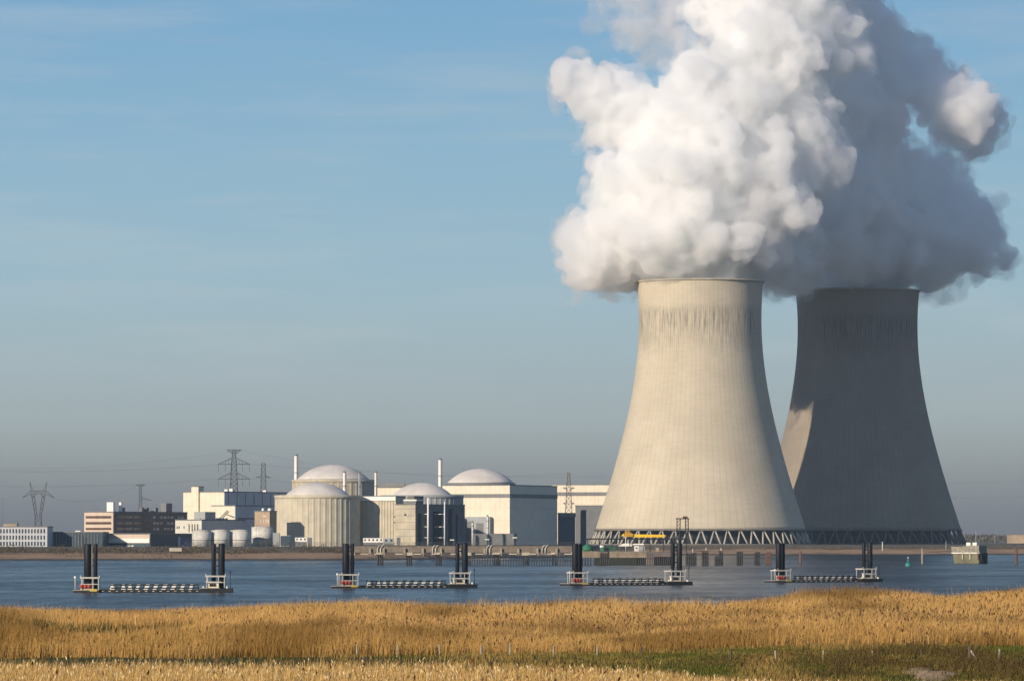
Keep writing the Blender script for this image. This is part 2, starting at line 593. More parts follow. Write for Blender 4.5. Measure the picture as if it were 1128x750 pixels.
# ------------------------------------------------------------------ foliage blades
def blades(x, y, zg, h, wd, tint, lean=0.25, seed=1):
    """bent tapering stems: 5 points, one quad and one triangle (as two quads with a doubled tip)"""
    r = np.random.default_rng(seed)
    n = len(x)
    a = r.uniform(-0.9, 0.9, n)
    dx, dy = np.cos(a) * wd / 2, np.sin(a) * wd / 2
    la = r.uniform(0, 2 * PI, n)
    ll = h * lean * r.uniform(0.2, 1.0, n)
    lx, ly = np.cos(la) * ll + h * 0.06, np.sin(la) * ll
    v = np.empty((n, 6, 3))
    v[:, 0] = np.stack([x - dx, y - dy, zg - 0.05], 1)
    v[:, 1] = np.stack([x + dx, y + dy, zg - 0.05], 1)
    mx, my, mz = x + lx * 0.35, y + ly * 0.35, zg + h * 0.6
    v[:, 2] = np.stack([mx - dx * 0.8, my - dy * 0.8, mz], 1)
    v[:, 3] = np.stack([mx + dx * 0.8, my + dy * 0.8, mz], 1)
    tx, ty, tz = x + lx, y + ly, zg + h
    v[:, 4] = np.stack([tx - dx * 0.25, ty - dy * 0.25, tz], 1)
    v[:, 5] = np.stack([tx + dx * 0.25, ty + dy * 0.25, tz], 1)
    i = np.arange(n)[:, None] * 6
    q = np.concatenate([i + np.array([[0, 1, 3, 2]]), i + np.array([[2, 3, 5, 4]])], 0)
    t = np.repeat(tint, 6, axis=0)
    return v.reshape(-1, 3), q, t, np.stack([tx, ty, tz], 1)


def tufts(p, size, tint, seed=2, slim=0.45):
    """small leaf-shaped seed heads / leaves: a rhombus each"""
    r = np.random.default_rng(seed)
    n = len(p)
    a = r.uniform(0, PI, n)
    tilt = r.normal(0, 0.45, n)
    u = np.stack([np.cos(a), np.sin(a), np.zeros(n)], 1)
    up = np.stack([np.sin(tilt) * np.cos(a), np.sin(tilt) * np.sin(a), np.cos(tilt)], 1)
    s = size[:, None]
    v = np.stack([p - up * s * 0.5, p + u * s * slim * 0.5, p + up * s * 0.5, p - u * s * slim * 0.5], 1)
    q = np.arange(n * 4).reshape(n, 4)
    return v.reshape(-1, 3), q, np.repeat(tint, 4, axis=0)


def pack(name, chunks, m):
    vs, qs, ts, o = [], [], [], 0
    for v, q, t in chunks:
        vs.append(v)
        qs.append(q + o)
        ts.append(t)
        o += len(v)
    return raw_mesh(name, np.concatenate(vs), np.concatenate(qs), m, False, None, np.concatenate(ts))


def tint(n, a, b, r, jit=0.12):
    f = r.uniform(0, 1, (n, 1))
    t = np.array(a)[None] * (1 - f) + np.array(b)[None] * f
    return np.clip(t * 1.2 * r.normal(1, jit, (n, 1)), 0.005, 0.9)


M_REED = leaf_mat('dry_reed', trans=0.2)
M_GRASS = leaf_mat('grass_blades', trans=0.25)
M_LEAF = leaf_mat('twigs_and_leaves', trans=0.15)


def scatter(n, y0, y1, r, marg=9.0):
    y = np.sqrt(r.uniform(y0 ** 2, y1 ** 2, n))
    hx = y * 564 / F + marg
    x = r.uniform(-1, 1, n) * hx
    return x, y


# main reed bed
r = np.random.default_rng(11)
x, y = scatter(720000, 231, 373, r, 23)
pxs = px_of(x, y)
zg = ground(x, y)
patch = fbm(x, y * 0.45, 6.0, 6)
patch2 = fbm(x, y * 0.4, 2.2, 7, 3)
hh = 1.0 + 0.55 * np.clip((y - 245) / 70, 0, 1)
lump = fbm(x, y * 0.5, 13.0, 26, 2)
hh = hh * (0.30 + 0.42 * patch + 0.35 * patch2 + 0.95 * (lump - 0.15)) * r.normal(1, 0.12, len(x))
hh *= 1 - 0.2 * np.clip((y - 330) / 35, 0, 1) * (pxs < 800)
hh *= 1 - 0.22 * np.exp(-(((pxs - 125) / 95) ** 2)) * (y < 288)
# the trodden clearing and grassy gaps on the left, the green bank on the right
def span(v, a, b, e):
    return np.clip((v - a) / e, 0, 1) * np.clip((b - v) / e, 0, 1)


clear = 1.25 * np.exp(-(((pxs - 125) / 85) ** 2)) * span(y, 248, 338, 9) + 1.0 * np.exp(-(((pxs - 310) / 48) ** 2)) * span(y, 252, 296, 8) \
    + 0.8 * np.exp(-(((pxs - 10) / 30) ** 2)) * span(y, 250, 315, 8)
clear = np.clip(clear * (0.45 + 1.1 * patch2), 0, 1)
hh *= 1 - 0.85 * clear
edge = np.interp(pxs, [0, 350, 620, 770], [231, 232, 236, 240.5]) + 7 * fbm(x, x * 0, 5, 8)
keep = (y > edge) & (r.uniform(0, 1, len(x)) > 0.25 * clear) & (hh > 0.12)
front = np.clip((y - edge) / 9, 0, 1)
hh = hh * (0.55 + 0.45 * front)
x, y, zg, hh, pxs, clear, patch, patch2 = (a[keep] for a in (x, y, zg, hh, pxs, clear, patch, patch2))
n = len(x)
tc_ = tint(n, (0.394, 0.224, 0.068), (0.57, 0.364, 0.143), r, 0.16)
old = np.clip((fbm(x, y * 0.5, 7.0, 9) - 0.47) * 5, 0, 1)[:, None] * 0.8
tc_ = tc_ * (1 - old) + np.array([[0.18, 0.102, 0.03]]) * old
nearf = np.clip((262 - y) / 22, 0, 1)[:, None] * 0.5
tc_ = tc_ * (1 - nearf) + np.array([[0.32, 0.175, 0.045]]) * nearf
gm = (clear > 0.45)[:, None] & (r.uniform(0, 1, (n, 1)) < 0.7)
tc_ = np.where(gm, np.array([[0.07, 0.07, 0.018]]) * r.normal(1, 0.2, (n, 1)), tc_)
v, q, t, tips = blades(x, y, zg, hh, r.uniform(0.012, 0.036, n), tc_, 0.30, 12)
sel = r.uniform(0, 1, n) < 0.55 * (0.045 + 0.16 * np.exp(-(((y - 290) / 14.0) ** 2)) * np.clip((pxs - 200) / 300, 0.15, 1) + 0.05 * (pxs > 900)) * (patch2 + 0.35)
sel &= clear < 0.3
tp = tips[sel]
hv, hq, ht = tufts(tp + np.array([[0, -0.02, -0.05]]), r.uniform(0.12, 0.30, len(tp)), tint(len(tp), (0.10, 0.055, 0.025), (0.20, 0.12, 0.06), r), 13)
tag(pack('reeds', [(v, q, t), (hv, hq, ht)], M_REED), 'golden dry reeds with brown seed heads along the river', 'reeds', kind='stuff')

# pale grass strip in front
r = np.random.default_rng(21)
x, y = scatter(98000, 190, 213, r, 22)
pxs = px_of(x, y)
hgt = np.interp(pxs, [-200, 0, 300, 420, 560, 700, 760, 860, 1000, 1128, 1400], [1.04, 1.04, 1.03, 0.98, 0.92, 0.82, 0.62, 0.44, 0.40, 0.38, 0.4])
hgt = hgt * (0.62 + 0.32 * fbm(x, y, 3.0, 10) + 0.2 * fbm(x, y, 0.8, 11, 2)) * r.normal(1, 0.16, len(x))
kp = (hgt > 0.1) & (y < 205 + 7 * fbm(x, x * 0, 4, 12))
x, y, hgt, pxs = x[kp], y[kp], hgt[kp], pxs[kp]
n = len(x)
v, q, t, tips = blades(x, y, ground(x, y), hgt, r.uniform(0.012, 0.036, n), tint(n, (0.38, 0.225, 0.07), (0.53, 0.36, 0.15), r, 0.16), 0.3, 22)
k2 = r.uniform(0, 1, n) < 0.0085
tp = tips[k2]
hv, hq, ht = tufts(tp, r.uniform(0.16, 0.34, len(tp)), tint(len(tp), (0.085, 0.04, 0.02), (0.16, 0.075, 0.035), r), 23, 0.42)
k3 = r.uniform(0, 1, n) < 0.10
tp = tips[k3]
gv, gq, gt = tufts(tp, r.uniform(0.10, 0.22, len(tp)), tint(len(tp), (0.52, 0.38, 0.20), (0.70, 0.55, 0.33), r), 24, 0.3)
tag(pack('tall_grass', [(v, q, t), (hv, hq, ht), (gv, gq, gt)], M_REED), 'pale straw coloured tall grass in front of the reeds', 'grass', kind='stuff')

# short green grass on the low bank
r = np.random.default_rng(31)
x, y = scatter(205000, 205, 250, r, 22)
pxs = px_of(x, y)
k = (pxs > 700 + 160 * fbm(x, y, 6, 13)) | ((y > 209) & (y < 241) & (r.uniform(0, 1, len(x)) < np.interp(pxs, [200, 420, 720], [0.04, 0.14, 0.65])))
k &= fbm(x, y * 0.6, 2.6, 14) > 0.30
k &= ((x - (1023 - 564) * 219 / F) / 1.35) ** 2 + ((y - 219.0) / 4.6) ** 2 > 0.9 * r.uniform(0.4, 1.2, len(x))
x, y, pxs = x[k], y[k], pxs[k]
n = len(x)
mixf = np.clip((fbm(x, y * 0.5, 3.2, 15) - 0.36) * 3.2, 0, 1)[:, None]
gcol = tint(n, (0.066, 0.076, 0.014), (0.115, 0.112, 0.026), r, 0.18) * (1 - mixf) + tint(n, (0.20, 0.13, 0.035), (0.30, 0.20, 0.07), r, 0.18) * mixf
v, q, t, _ = blades(x, y, ground(x, y), r.uniform(0.08, 0.24, n) * (0.7 + 0.6 * mixf[:, 0]), r.uniform(0.02, 0.05, n), gcol, 0.5, 32)
tag(pack('green_grass', [(v, q, t)], M_GRASS), 'short green grass with straw patches on the low bank', 'grass', kind='stuff')

# dark dead weeds on the bank
chunks = []
r = np.random.default_rng(41)
for wx, wy, wr, hm, nn_ in ((945, 224, 2.0, 0.5, 1500), (985, 232, 2.3, 0.45, 1200), (1085, 222, 2.6, 0.55, 2200), (1062, 230, 1.2, 0.6, 700),
                            (925, 218, 1.6, 0.35, 700), (1128, 216, 2.5, 0.5, 1200), (862, 229, 1.5, 0.3, 500), (1018, 236, 1.0, 0.6, 350), (800, 226, 2.0, 0.35, 600),
                            (60, 298, 2.6, 0.6, 700), (190, 304, 2.2, 0.6, 700), (158, 297, 1.6, 0.4, 400), (310, 283, 2.5, 0.5, 500)):
    cx = (wx - 564) * wy / F
    x = cx + r.normal(0, wr, nn_)
    y = wy + r.normal(0, wr * 0.8, nn_)
    dcy = np.exp(-(((x - cx) / wr) ** 2))
    n = nn_
    v, q, t, tips = blades(x, y, ground(x, y), hm * (0.3 + 0.8 * dcy) * r.uniform(0.4, 1.1, n), r.uniform(0.012, 0.03, n),
                           tint(n, (0.055, 0.042, 0.018), (0.13, 0.085, 0.03), r, 0.2), 0.5, 42)
    chunks.append((v, q, t))
    s2 = r.uniform(0, 1, n) < 0.5
    tp = tips[s2]
    chunks.append(tufts(tp, r.uniform(0.05, 0.13, len(tp)), tint(len(tp), (0.05, 0.04, 0.016), (0.12, 0.075, 0.028), r), 43))
tag(pack('weeds', chunks, M_LEAF), 'dark withered weeds growing on the green bank', 'weeds', kind='stuff')

# sandy scrape in the bank
m, nt, out = new_mat('dry_sand')
b = N(nt, 'ShaderNodeBsdfPrincipled', i_Roughness=0.95)
geo = nt.nodes.new('ShaderNodeNewGeometry')
n1 = noise_n(nt, geo.outputs['Position'], 2.5, 6, 0.65)
nt.links.new(mixc(nt, ramp(nt, n1, (0.35, 0.65)), (0.26, 0.17, 0.085), (0.46, 0.32, 0.17)), b.inputs['Base Color'])
nt.links.new(b.outputs[0], out.inputs[0])
sx_, sy_ = (1023 - 564) * 219 / F, 219.0
na, nr = 40, 9
vs = []
for j in range(nr + 1):
    for k in range(na):
        a = 2 * PI * k / na
        rr = (j / nr) * (1 + 0.28 * math.sin(3 * a + 1) + 0.18 * math.sin(5 * a))
        px_, py_ = sx_ + 1.35 * rr * math.cos(a), sy_ + 4.6 * rr * math.sin(a)
        vs.append((px_, py_, float(ground(px_, py_)) + 0.16 * (1 - (j / nr) ** 2) - 0.04 + random.uniform(-0.02, 0.02)))
q = np.array([(j * na + k, (j + 1) * na + k, (j + 1) * na + (k + 1) % na, j * na + (k + 1) % na) for j in range(nr) for k in range(na)])
tag(raw_mesh('sand_scrape', np.array(vs), q, m, True), kind='structure')

# fence posts
posts = [(393, 709, 'a', 'pale slim fence post standing alone at the western end of the reed edge'),
         (438, 710, 'g', 'thin grey fence post second from the western end of the row'),
         (484, 709, 'a', 'pale fence post in the reeds, third from the western end'),
         (530, 710, 'g', 'grey fence post in the reeds below the second pontoon'),
         (562, 709, 'g', 'short grey fence post barely showing among the reeds'),
         (610, 710, 'g', 'thin grey fence post in the reeds below the third pontoon'),
         (658, 711, 'a', 'pale bleached fence post in the reeds below the yellow crane'),
         (706, 711, 'd', 'dark greenish fence post in the reeds beneath the front tower'),
         (805, 716, 'd', 'dark upright fence post where the green bank begins'),
         (854, 716, 'a', 'pale split fence post on the green bank'),
         (907, 716, 'g', 'slim grey fence post on the crest of the green bank'),
         (961, 716, 'w', 'white leaning fence post on the green bank'),
         (1015, 715, 'd', 'thin dark fence post among weeds left of the braced post'),
         (1101, 714, 'g', 'pale grey fence post at the eastern end of the bank')]
pm = {'a': M_WOODW, 'g': M_WOOD, 'd': M_WOODD, 'w': M_WOODW}
for i, (fx, fy, k, lab) in enumerate(posts):
    Yp = 236.5 if fx < 770 else 227.0
    top = P(fx, fy, Yp)
    zg_ = float(ground(top.x, Yp)) - 0.3
    rr = random.uniform(0.042, 0.06)
    lean = random.uniform(-0.05, 0.05) if k != 'w' else 0.09
    mb = MB()
    mb.tube([(0, 0, zg_), (-lean * 0.5, 0, (zg_ + top.z) / 2), (-lean, 0, top.z - 0.03), (-lean * 1.05, 0, top.z)], rr, 8, rr * 0.82)
    o = mb.build('fence_post', pm[k])
    o.location = (top.x + lean, Yp, 0)
    tag(o, lab, 'fence post', 'posts of the old fence along the bank')
Yp = 227.0
top = P(1068, 711.5, Yp)
zg_ = float(ground(top.x, Yp)) - 0.3
t = thing('fence_post', 'thick dark fence post propped by a pale diagonal brace', 'fence post', (top.x, Yp, 0), 0, 'posts of the old fence along the bank')
MB().tube([(0, 0, zg_), (0.02, 0, top.z)], 0.10, 9, 0.085).build('post', M_WOODD, t)
MB().tube([(0.32, -0.25, zg_ + 0.25), (0.06, -0.11, top.z - 0.18)], 0.045, 7).build('brace', M_WOODW, t)

# ------------------------------------------------------------------ cooling towers
m, nt, out = new_mat('tower_concrete')
M_TOWER = m
b = N(nt, 'ShaderNodeBsdfPrincipled', i_Roughness=0.92)
b.inputs['Specular IOR Level'].default_value = 0.15
uv = N(nt, 'ShaderNodeUVMap', uv_map='shell')
su = nt.nodes.new('ShaderNodeSeparateXYZ')
nt.links.new(uv.outputs[0], su.inputs[0])
U, V = su.outputs[0], su.outputs[1]          # U in turns, V in 0..1 of the shell height
tcx = nt.nodes.new('ShaderNodeTexCoord')
base = noise_n(nt, tcx.outputs['Object'], 0.035, 6, 0.6)
c = mixc(nt, ramp(nt, base, (0.3, 0.7)), (0.475, 0.41, 0.31), (0.56, 0.49, 0.375))
rib = math_n(nt, 'FRACT', math_n(nt, 'MULTIPLY', U, 88.0))
ribl = math_n(nt, 'LESS_THAN', math_n(nt, 'ABSOLUTE', math_n(nt, 'SUBTRACT', rib, 0.5)), 0.09)
lift = math_n(nt, 'LESS_THAN', math_n(nt, 'FRACT', math_n(nt, 'MULTIPLY', V, 105.0)), 0.16)
# lift-to-lift tone: every casting a little different
fl = math_n(nt, 'FLOOR', math_n(nt, 'MULTIPLY', V, 105.0))
fu = math_n(nt, 'FLOOR', math_n(nt, 'MULTIPLY', U, 48.0))
cbx = nt.nodes.new('ShaderNodeCombineXYZ')
nt.links.new(fl, cbx.inputs[0]); nt.links.new(fu, cbx.inputs[1])
wn = N(nt, 'ShaderNodeTexWhiteNoise', noise_dimensions='2D')
nt.links.new(cbx.outputs[0], wn.inputs['Vector'])
c = mixc(nt, math_n(nt, 'MULTIPLY', wn.outputs[0], 0.13), c, (0.30, 0.265, 0.205))
c = mixc(nt, math_n(nt, 'MULTIPLY', lift, 0.07), c, (0.24, 0.21, 0.165))
c = mixc(nt, math_n(nt, 'MULTIPLY', ribl, 0.14), c, (0.22, 0.195, 0.15))
cu = nt.nodes.new('ShaderNodeCombineXYZ')
nt.links.new(math_n(nt, 'MULTIPLY', U, 330.0), cu.inputs[0])
nt.links.new(math_n(nt, 'MULTIPLY', V, 9.0), cu.inputs[1])
stn = noise_n(nt, cu.outputs[0], 1.0, 5, 0.65)
cu2 = nt.nodes.new('ShaderNodeCombineXYZ')
nt.links.new(math_n(nt, 'MULTIPLY', U, 16.0), cu2.inputs[0])
nt.links.new(math_n(nt, 'MULTIPLY', V, 2.0), cu2.inputs[1])
stb = noise_n(nt, cu2.outputs[0], 1.0, 3, 0.6)
# dark algae curtains under the rim
Vw = math_n(nt, 'ADD', V, math_n(nt, 'ADD', math_n(nt, 'MULTIPLY', math_n(nt, 'SUBTRACT', stb, 0.5), 0.07), math_n(nt, 'MULTIPLY', math_n(nt, 'SUBTRACT', stn, 0.5), 0.06)))
vtop = math_n(nt, 'MULTIPLY', ramp(nt, Vw, (0.68, 0.86)), ramp(nt, Vw, (0.875, 0.92, 1.0, 0.0)))
alg = math_n(nt, 'MULTIPLY', math_n(nt, 'MULTIPLY', ramp(nt, stn, (0.42, 0.62)), vtop), ramp(nt, stb, (0.36, 0.56)))
c = mixc(nt, math_n(nt, 'MULTIPLY', alg, 0.64), c, (0.085, 0.08, 0.072))
run = math_n(nt, 'MULTIPLY', ramp(nt, stn, (0.55, 0.8)), ramp(nt, V, (0.1, 0.75)))
c = mixc(nt, math_n(nt, 'MULTIPLY', run, 0.28), c, (0.20, 0.175, 0.13))
nt.links.new(c, b.inputs['Base Color'])
bp = nt.nodes.new('ShaderNodeBump')
bp.inputs['Strength'].default_value = 0.3
bp.inputs['Distance'].default_value = 0.3
nt.links.new(math_n(nt, 'SUBTRACT', math_n(nt, 'MULTIPLY', ribl, 1.0), math_n(nt, 'MULTIPLY', lift, 0.3)), bp.inputs['Height'])
nt.links.new(bp.outputs[0], b.inputs['Normal'])
nt.links.new(b.outputs[0], out.inputs[0])

ZB, ZL, ZT = 6.0, 16.0, 177.2
TH, TA, TB = 152.5, 39.9, 97.9


def tower_r(z):
    return TA * math.sqrt(1 + ((z - TH) / TB) ** 2)


def make_tower():
    t = thing('cooling_tower', '', 'cooling tower')
    seg, rows = 192, 84
    vs, fs, uvs = [], [], []
    for j in range(rows + 1):
        z = ZL + (ZT - ZL) * j / rows
        rr = tower_r(z)
        for k in range(seg + 1):
            a = 2 * PI * k / seg
            vs.append((rr * math.cos(a), rr * math.sin(a), z - ZB))
            uvs.append((k / seg, j / rows))
    W_ = seg + 1
    for j in range(rows):
        for k in range(seg):
            fs.append((j * W_ + k, j * W_ + k + 1, (j + 1) * W_ + k + 1, (j + 1) * W_ + k))
    o = len(vs)
    for j in range(rows + 1):                       # inner face
        z = ZL + (ZT - ZL) * j / rows
        rr = tower_r(z) - (0.9 if j > 3 else 1.4)
        for k in range(seg + 1):
            a = 2 * PI * k / seg
            vs.append((rr * math.cos(a), rr * math.sin(a), z - ZB))
            uvs.append((k / seg, j / rows))
    for j in range(rows):
        for k in range(seg):
            fs.append((o + j * W_ + k, o + (j + 1) * W_ + k, o + (j + 1) * W_ + k + 1, o + j * W_ + k + 1))
    for k in range(seg):
        fs.append((rows * W_ + k, rows * W_ + k + 1, o + rows * W_ + k + 1, o + rows * W_ + k))
        fs.append((k, o + k, o + k + 1, k + 1))
    me = bpy.data.meshes.new('shell')
    me.from_pydata(vs, [], fs)
    ul = me.uv_layers.new(name='shell')
    li = np.empty(len(me.loops), np.int32)
    me.loops.foreach_get('vertex_index', li)
    ul.data.foreach_set('uv', np.array(uvs, np.float32)[li].ravel())
    me.polygons.foreach_set('use_smooth', [True] * len(fs))
    me.materials.append(M_TOWER)
    ob = bpy.data.objects.new('shell', me)
    C.objects.link(ob)
    ob.parent = t
    # rim walkway, lintel ring, basin, packing and the V columns
    rt = tower_r(ZT)
    zt = ZT - ZB
    MB().lathe([(rt + 0.05, zt - 1.1), (rt + 0.9, zt - 0.8), (rt + 0.9, zt + 0.25), (rt - 1.3, zt + 0.25), (rt - 1.3, zt - 1.1), (rt + 0.05, zt - 1.1)], 128, caps=False).build('rim', M_TOWER_RIM, t)
    rl = tower_r(ZL)
    zl = ZL - ZB
    MB().lathe([(rl - 1.6, zl - 0.9), (rl + 0.7, zl - 0.9), (rl + 0.55, zl + 0.35), (rl - 1.6, zl + 0.35), (rl - 1.6, zl - 0.9)], 128, caps=False).build('lintel', M_LINTEL, t)
    MB().lathe([(rl + 5.0, -0.4), (rl + 5.0, 0.7), (rl + 4.4, 0.7), (rl + 4.4, -0.4)], 96, caps=False).build('basin_wall', M_LINTEL, t)
    MB().lathe([(rl - 7.0, -0.3), (rl - 7.0, zl + 3.0)], 96, caps=True).build('packing', M_PACK, t)
    nV = 50
    first = None
    for k in range(nV):
        a = 2 * PI * (k + 0.25) / nV
        if first is None:
            mb = MB()
            ra, rf = rl - 0.5, rl + 3.6
            da = 2 * PI / nV * 0.40
            for s in (-1, 1):
                p1 = Vector((ra * math.cos(da * 0.12 * s), ra * math.sin(da * 0.12 * s), zl - 0.9))
                p0 = Vector((rf * math.cos(da * s), rf * math.sin(da * s), 0.0))
                mb.tube([p0, p1], 0.62, 8, 0.52)
            first = mb.build('v_column', M_VCOL, t)
            first.rotation_euler = (0, 0, a)
        else:
            cc_ = first.copy()
            C.objects.link(cc_)
            cc_.parent = t
            cc_.rotation_euler = (0, 0, a)
    return t


M_TOWER_RIM = mat('rim_concrete', (0.36, 0.32, 0.25), 0.9, 0.2, streak=0.4)
M_LINTEL = mat('lintel_concrete', (0.16, 0.15, 0.13), 0.9, 0.25, streak=0.4)
M_VCOL = mat('column_concrete', (0.36, 0.335, 0.285), 0.85, 0.15, streak=0.4)
M_PACK = mat('packing_screen', (0.035, 0.04, 0.045), 0.9, 0.2)
tw = make_tower()
tw['label'] = 'sunlit pale concrete cooling tower on white V columns, in front of the shaded one'
tw['group'] = 'cooling towers'
Y1, Y2 = 3250.0, 3445.0
tw.location = ((771.5 - 564) * Y1 / F, Y1, ZB)
t2 = copy_tree(tw)
t2['label'] = 'shaded grey concrete cooling tower standing behind the sunlit one'
t2.location = ((945 - 564) * Y2 / F, Y2, ZB)
t2.rotation_euler = (0, 0, 1.0)
t2.scale = (1.035, 1.035, 1.022)
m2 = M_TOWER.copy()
m2.name = 'shade_dark_tower_concrete'
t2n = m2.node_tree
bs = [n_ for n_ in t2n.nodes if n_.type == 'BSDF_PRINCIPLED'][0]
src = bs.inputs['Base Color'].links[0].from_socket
t2n.links.new(mixc(t2n, 1.0, src, (0.55, 0.53, 0.55), 'MULTIPLY'), bs.inputs['Base Color'])  # darker copy: browner concrete, plus the tower's shade put into the colour
shade_col = None
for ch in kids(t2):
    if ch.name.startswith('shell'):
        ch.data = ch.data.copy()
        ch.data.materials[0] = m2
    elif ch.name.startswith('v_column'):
        if shade_col is None:
            shade_col = ch.data.copy()
            shade_col.materials[0] = mat('shade_dark_column_concrete', (0.13, 0.125, 0.12), 0.9, 0.2, streak=0.4)  # columns darkened so that their shade sits in the colour
        ch.data = shade_col

# ------------------------------------------------------------------ steam
def drop_scraps(me):
    """drop stray scraps and closed inner pockets"""
    bm_ = bmesh.new()                
    bm_.from_mesh(me)
    bm_.verts.ensure_lookup_table()
    seen, kill = set(), []
    for v0 in bm_.verts:
        if v0.index in seen:
            continue
        isl, stack = [v0], [v0]
        seen.add(v0.index)
        while stack:
            for e_ in stack.pop().link_edges:
                for w_ in e_.verts:
                    if w_.index not in seen:
                        seen.add(w_.index)
                        isl.append(w_)
                        stack.append(w_)
        if len(isl) < 1500:
            kill += isl
    bmesh.ops.delete(bm_, geom=kill, context='VERTS')
    bm_.to_mesh(me)
    bm_.free()
    me.update()


def build_steam(name, blobs, dens, voxel, kids1, kids2, amp, seed, torn=0.0):
    r = random.Random(seed)
    sph = []
    for (bx_, by_, br_, Yd) in blobs:
        c_ = P(bx_, by_, Yd)
        rad = br_ * Yd / F
        sph.append((c_, rad, 0))
    out_ = list(sph)

    def over_rim(p, q_):
        """a puff that would hang over the front of a tower's rim"""
        for tx_, ty_, zr_ in ((122.6, Y1, 177.5), (238.3, Y2, 181.0)):
            d_ = math.hypot(p.x - tx_, p.y - ty_)
            if p.z - q_ * 1.15 < zr_ and d_ < 46 + q_ and d_ + q_ > 35 and p.y < ty_ + 15:
                return True
        return False
    for c_, rad, _ in sph:
        for k in range(kids1):
            d = Vector((r.gauss(0, 1), r.gauss(0, 1), r.gauss(0, 1))).normalized()
            rr = rad * r.uniform(0.24, 0.46)
            p = c_ + d * (rad - rr * r.uniform(0.05, 0.55))
            if over_rim(p, rr):
                continue
            out_.append((p, rr, 1))
            if rr > 3.5:
                for q_ in range(kids2):
                    d2 = (d + Vector((r.gauss(0, 1), r.gauss(0, 1), r.gauss(0, 1))) * 0.7).normalized()
                    r2 = rr * r.uniform(0.26, 0.48)
                    p2 = p + d2 * (rr - r2 * r.uniform(0.0, 0.45))
                    if not over_rim(p2, r2):
                        out_.append((p2, r2, 2))
    unit = bmesh.new()
    bmesh.ops.create_icosphere(unit, subdivisions=2, radius=1.0)
    uv_ = np.array([v_.co[:] for v_ in unit.verts])
    uf_ = np.array([[v_.index for v_ in f_.verts] for f_ in unit.faces])
    unit.free()
    cs = np.array([c_[:] for c_, _, _ in out_])
    rs = np.array([q_ for _, q_, _ in out_])
    V_ = (cs[:, None, :] + uv_[None] * rs[:, None, None]).reshape(-1, 3)
    Q_ = (uf_[None] + (np.arange(len(cs)) * len(uv_))[:, None, None]).reshape(-1, 3)
    tmp = raw_mesh('steam_tmp', V_, Q_, [], True)
    md = tmp.modifiers.new('remesh', 'REMESH')
    md.mode = 'VOXEL'
    md.voxel_size = voxel
    md.use_smooth_shade = True
    md.use_remove_disconnected = True
    md.threshold = 0.2
    dg = bpy.context.evaluated_depsgraph_get()
    me = bpy.data.meshes.new_from_object(tmp.evaluated_get(dg))
    bpy.data.objects.remove(tmp)
    drop_scraps(me)
    n_ = len(me.vertices)
    co = np.empty(n_ * 3, np.float32)
    me.vertices.foreach_get('co', co)
    co = co.reshape(-1, 3)
    no = np.empty(n_ * 3, np.float32)
    me.vertices.foreach_get('normal', no)
    no = no.reshape(-1, 3)
    dsp = np.empty(n_)
    for i_ in range(n_):
        p = Vector(co[i_])
        a_ = mnoise.noise(p / 40.0) * 2.0 + abs(mnoise.noise(p / 19.0)) * 5.5 + abs(mnoise.noise(p / 8.5)) * 3.0 + abs(mnoise.noise(p / 4.2)) * 1.5 - 2.6
        if torn:
            a_ += torn * (mnoise.noise(p / 12.0 + Vector((5, 3, 1))) + 0.6 * mnoise.noise(p / 5.0) + 0.55)
        dsp[i_] = a_ * amp
    co = co + no * dsp[:, None]
    me.vertices.foreach_set('co', co.astype(np.float32).ravel())
    me.update()
    tmp = bpy.data.objects.new('steam_tmp', me)      # a second remesh clears the folds the displacement made
    C.objects.link(tmp)
    md = tmp.modifiers.new('remesh', 'REMESH')
    md.mode = 'VOXEL'
    md.voxel_size = voxel * 0.9
    md.use_smooth_shade = True
    dg = bpy.context.evaluated_depsgraph_get()
    me = bpy.data.meshes.new_from_object(tmp.evaluated_get(dg))
    bpy.data.objects.remove(tmp)
    drop_scraps(me)
    me.polygons.foreach_set('use_smooth', [True] * len(me.polygons))
    mm, nt, out = new_mat(name + '_vapour')
    vs_ = N(nt, 'ShaderNodeVolumeScatter')
    vs_.inputs['Color'].default_value = (0.872, 0.842, 0.848, 1)
    vs_.inputs['Density'].default_value = dens
    vs_.inputs['Anisotropy'].default_value = 0.2
    if torn:                                  # ragged, uneven vapour
        geo_ = nt.nodes.new('ShaderNodeNewGeometry')
        nz = noise_n(nt, geo_.outputs['Position'], 0.045, 4, 0.62)
        nt.links.new(math_n(nt, 'MULTIPLY', ramp(nt, nz, (0.42, 0.62)), dens * 3.2), vs_.inputs['Density'])
    else:                                     # dense billows with finer curdled detail
        geo_ = nt.nodes.new('ShaderNodeNewGeometry')
        nz = noise_n(nt, geo_.outputs['Position'], 0.065, 5, 0.62)
        nt.links.new(math_n(nt, 'MULTIPLY', ramp(nt, nz, (0.36, 0.54)), dens * 1.5), vs_.inputs['Density'])
    nt.links.new(vs_.outputs[0], out.inputs['Volume'])
    me.materials.clear()
    me.materials.append(mm)
    me.update()
    o = bpy.data.objects.new(name, me)
    C.objects.link(o)
    print('steam', name, len(out_), n_)
    return o


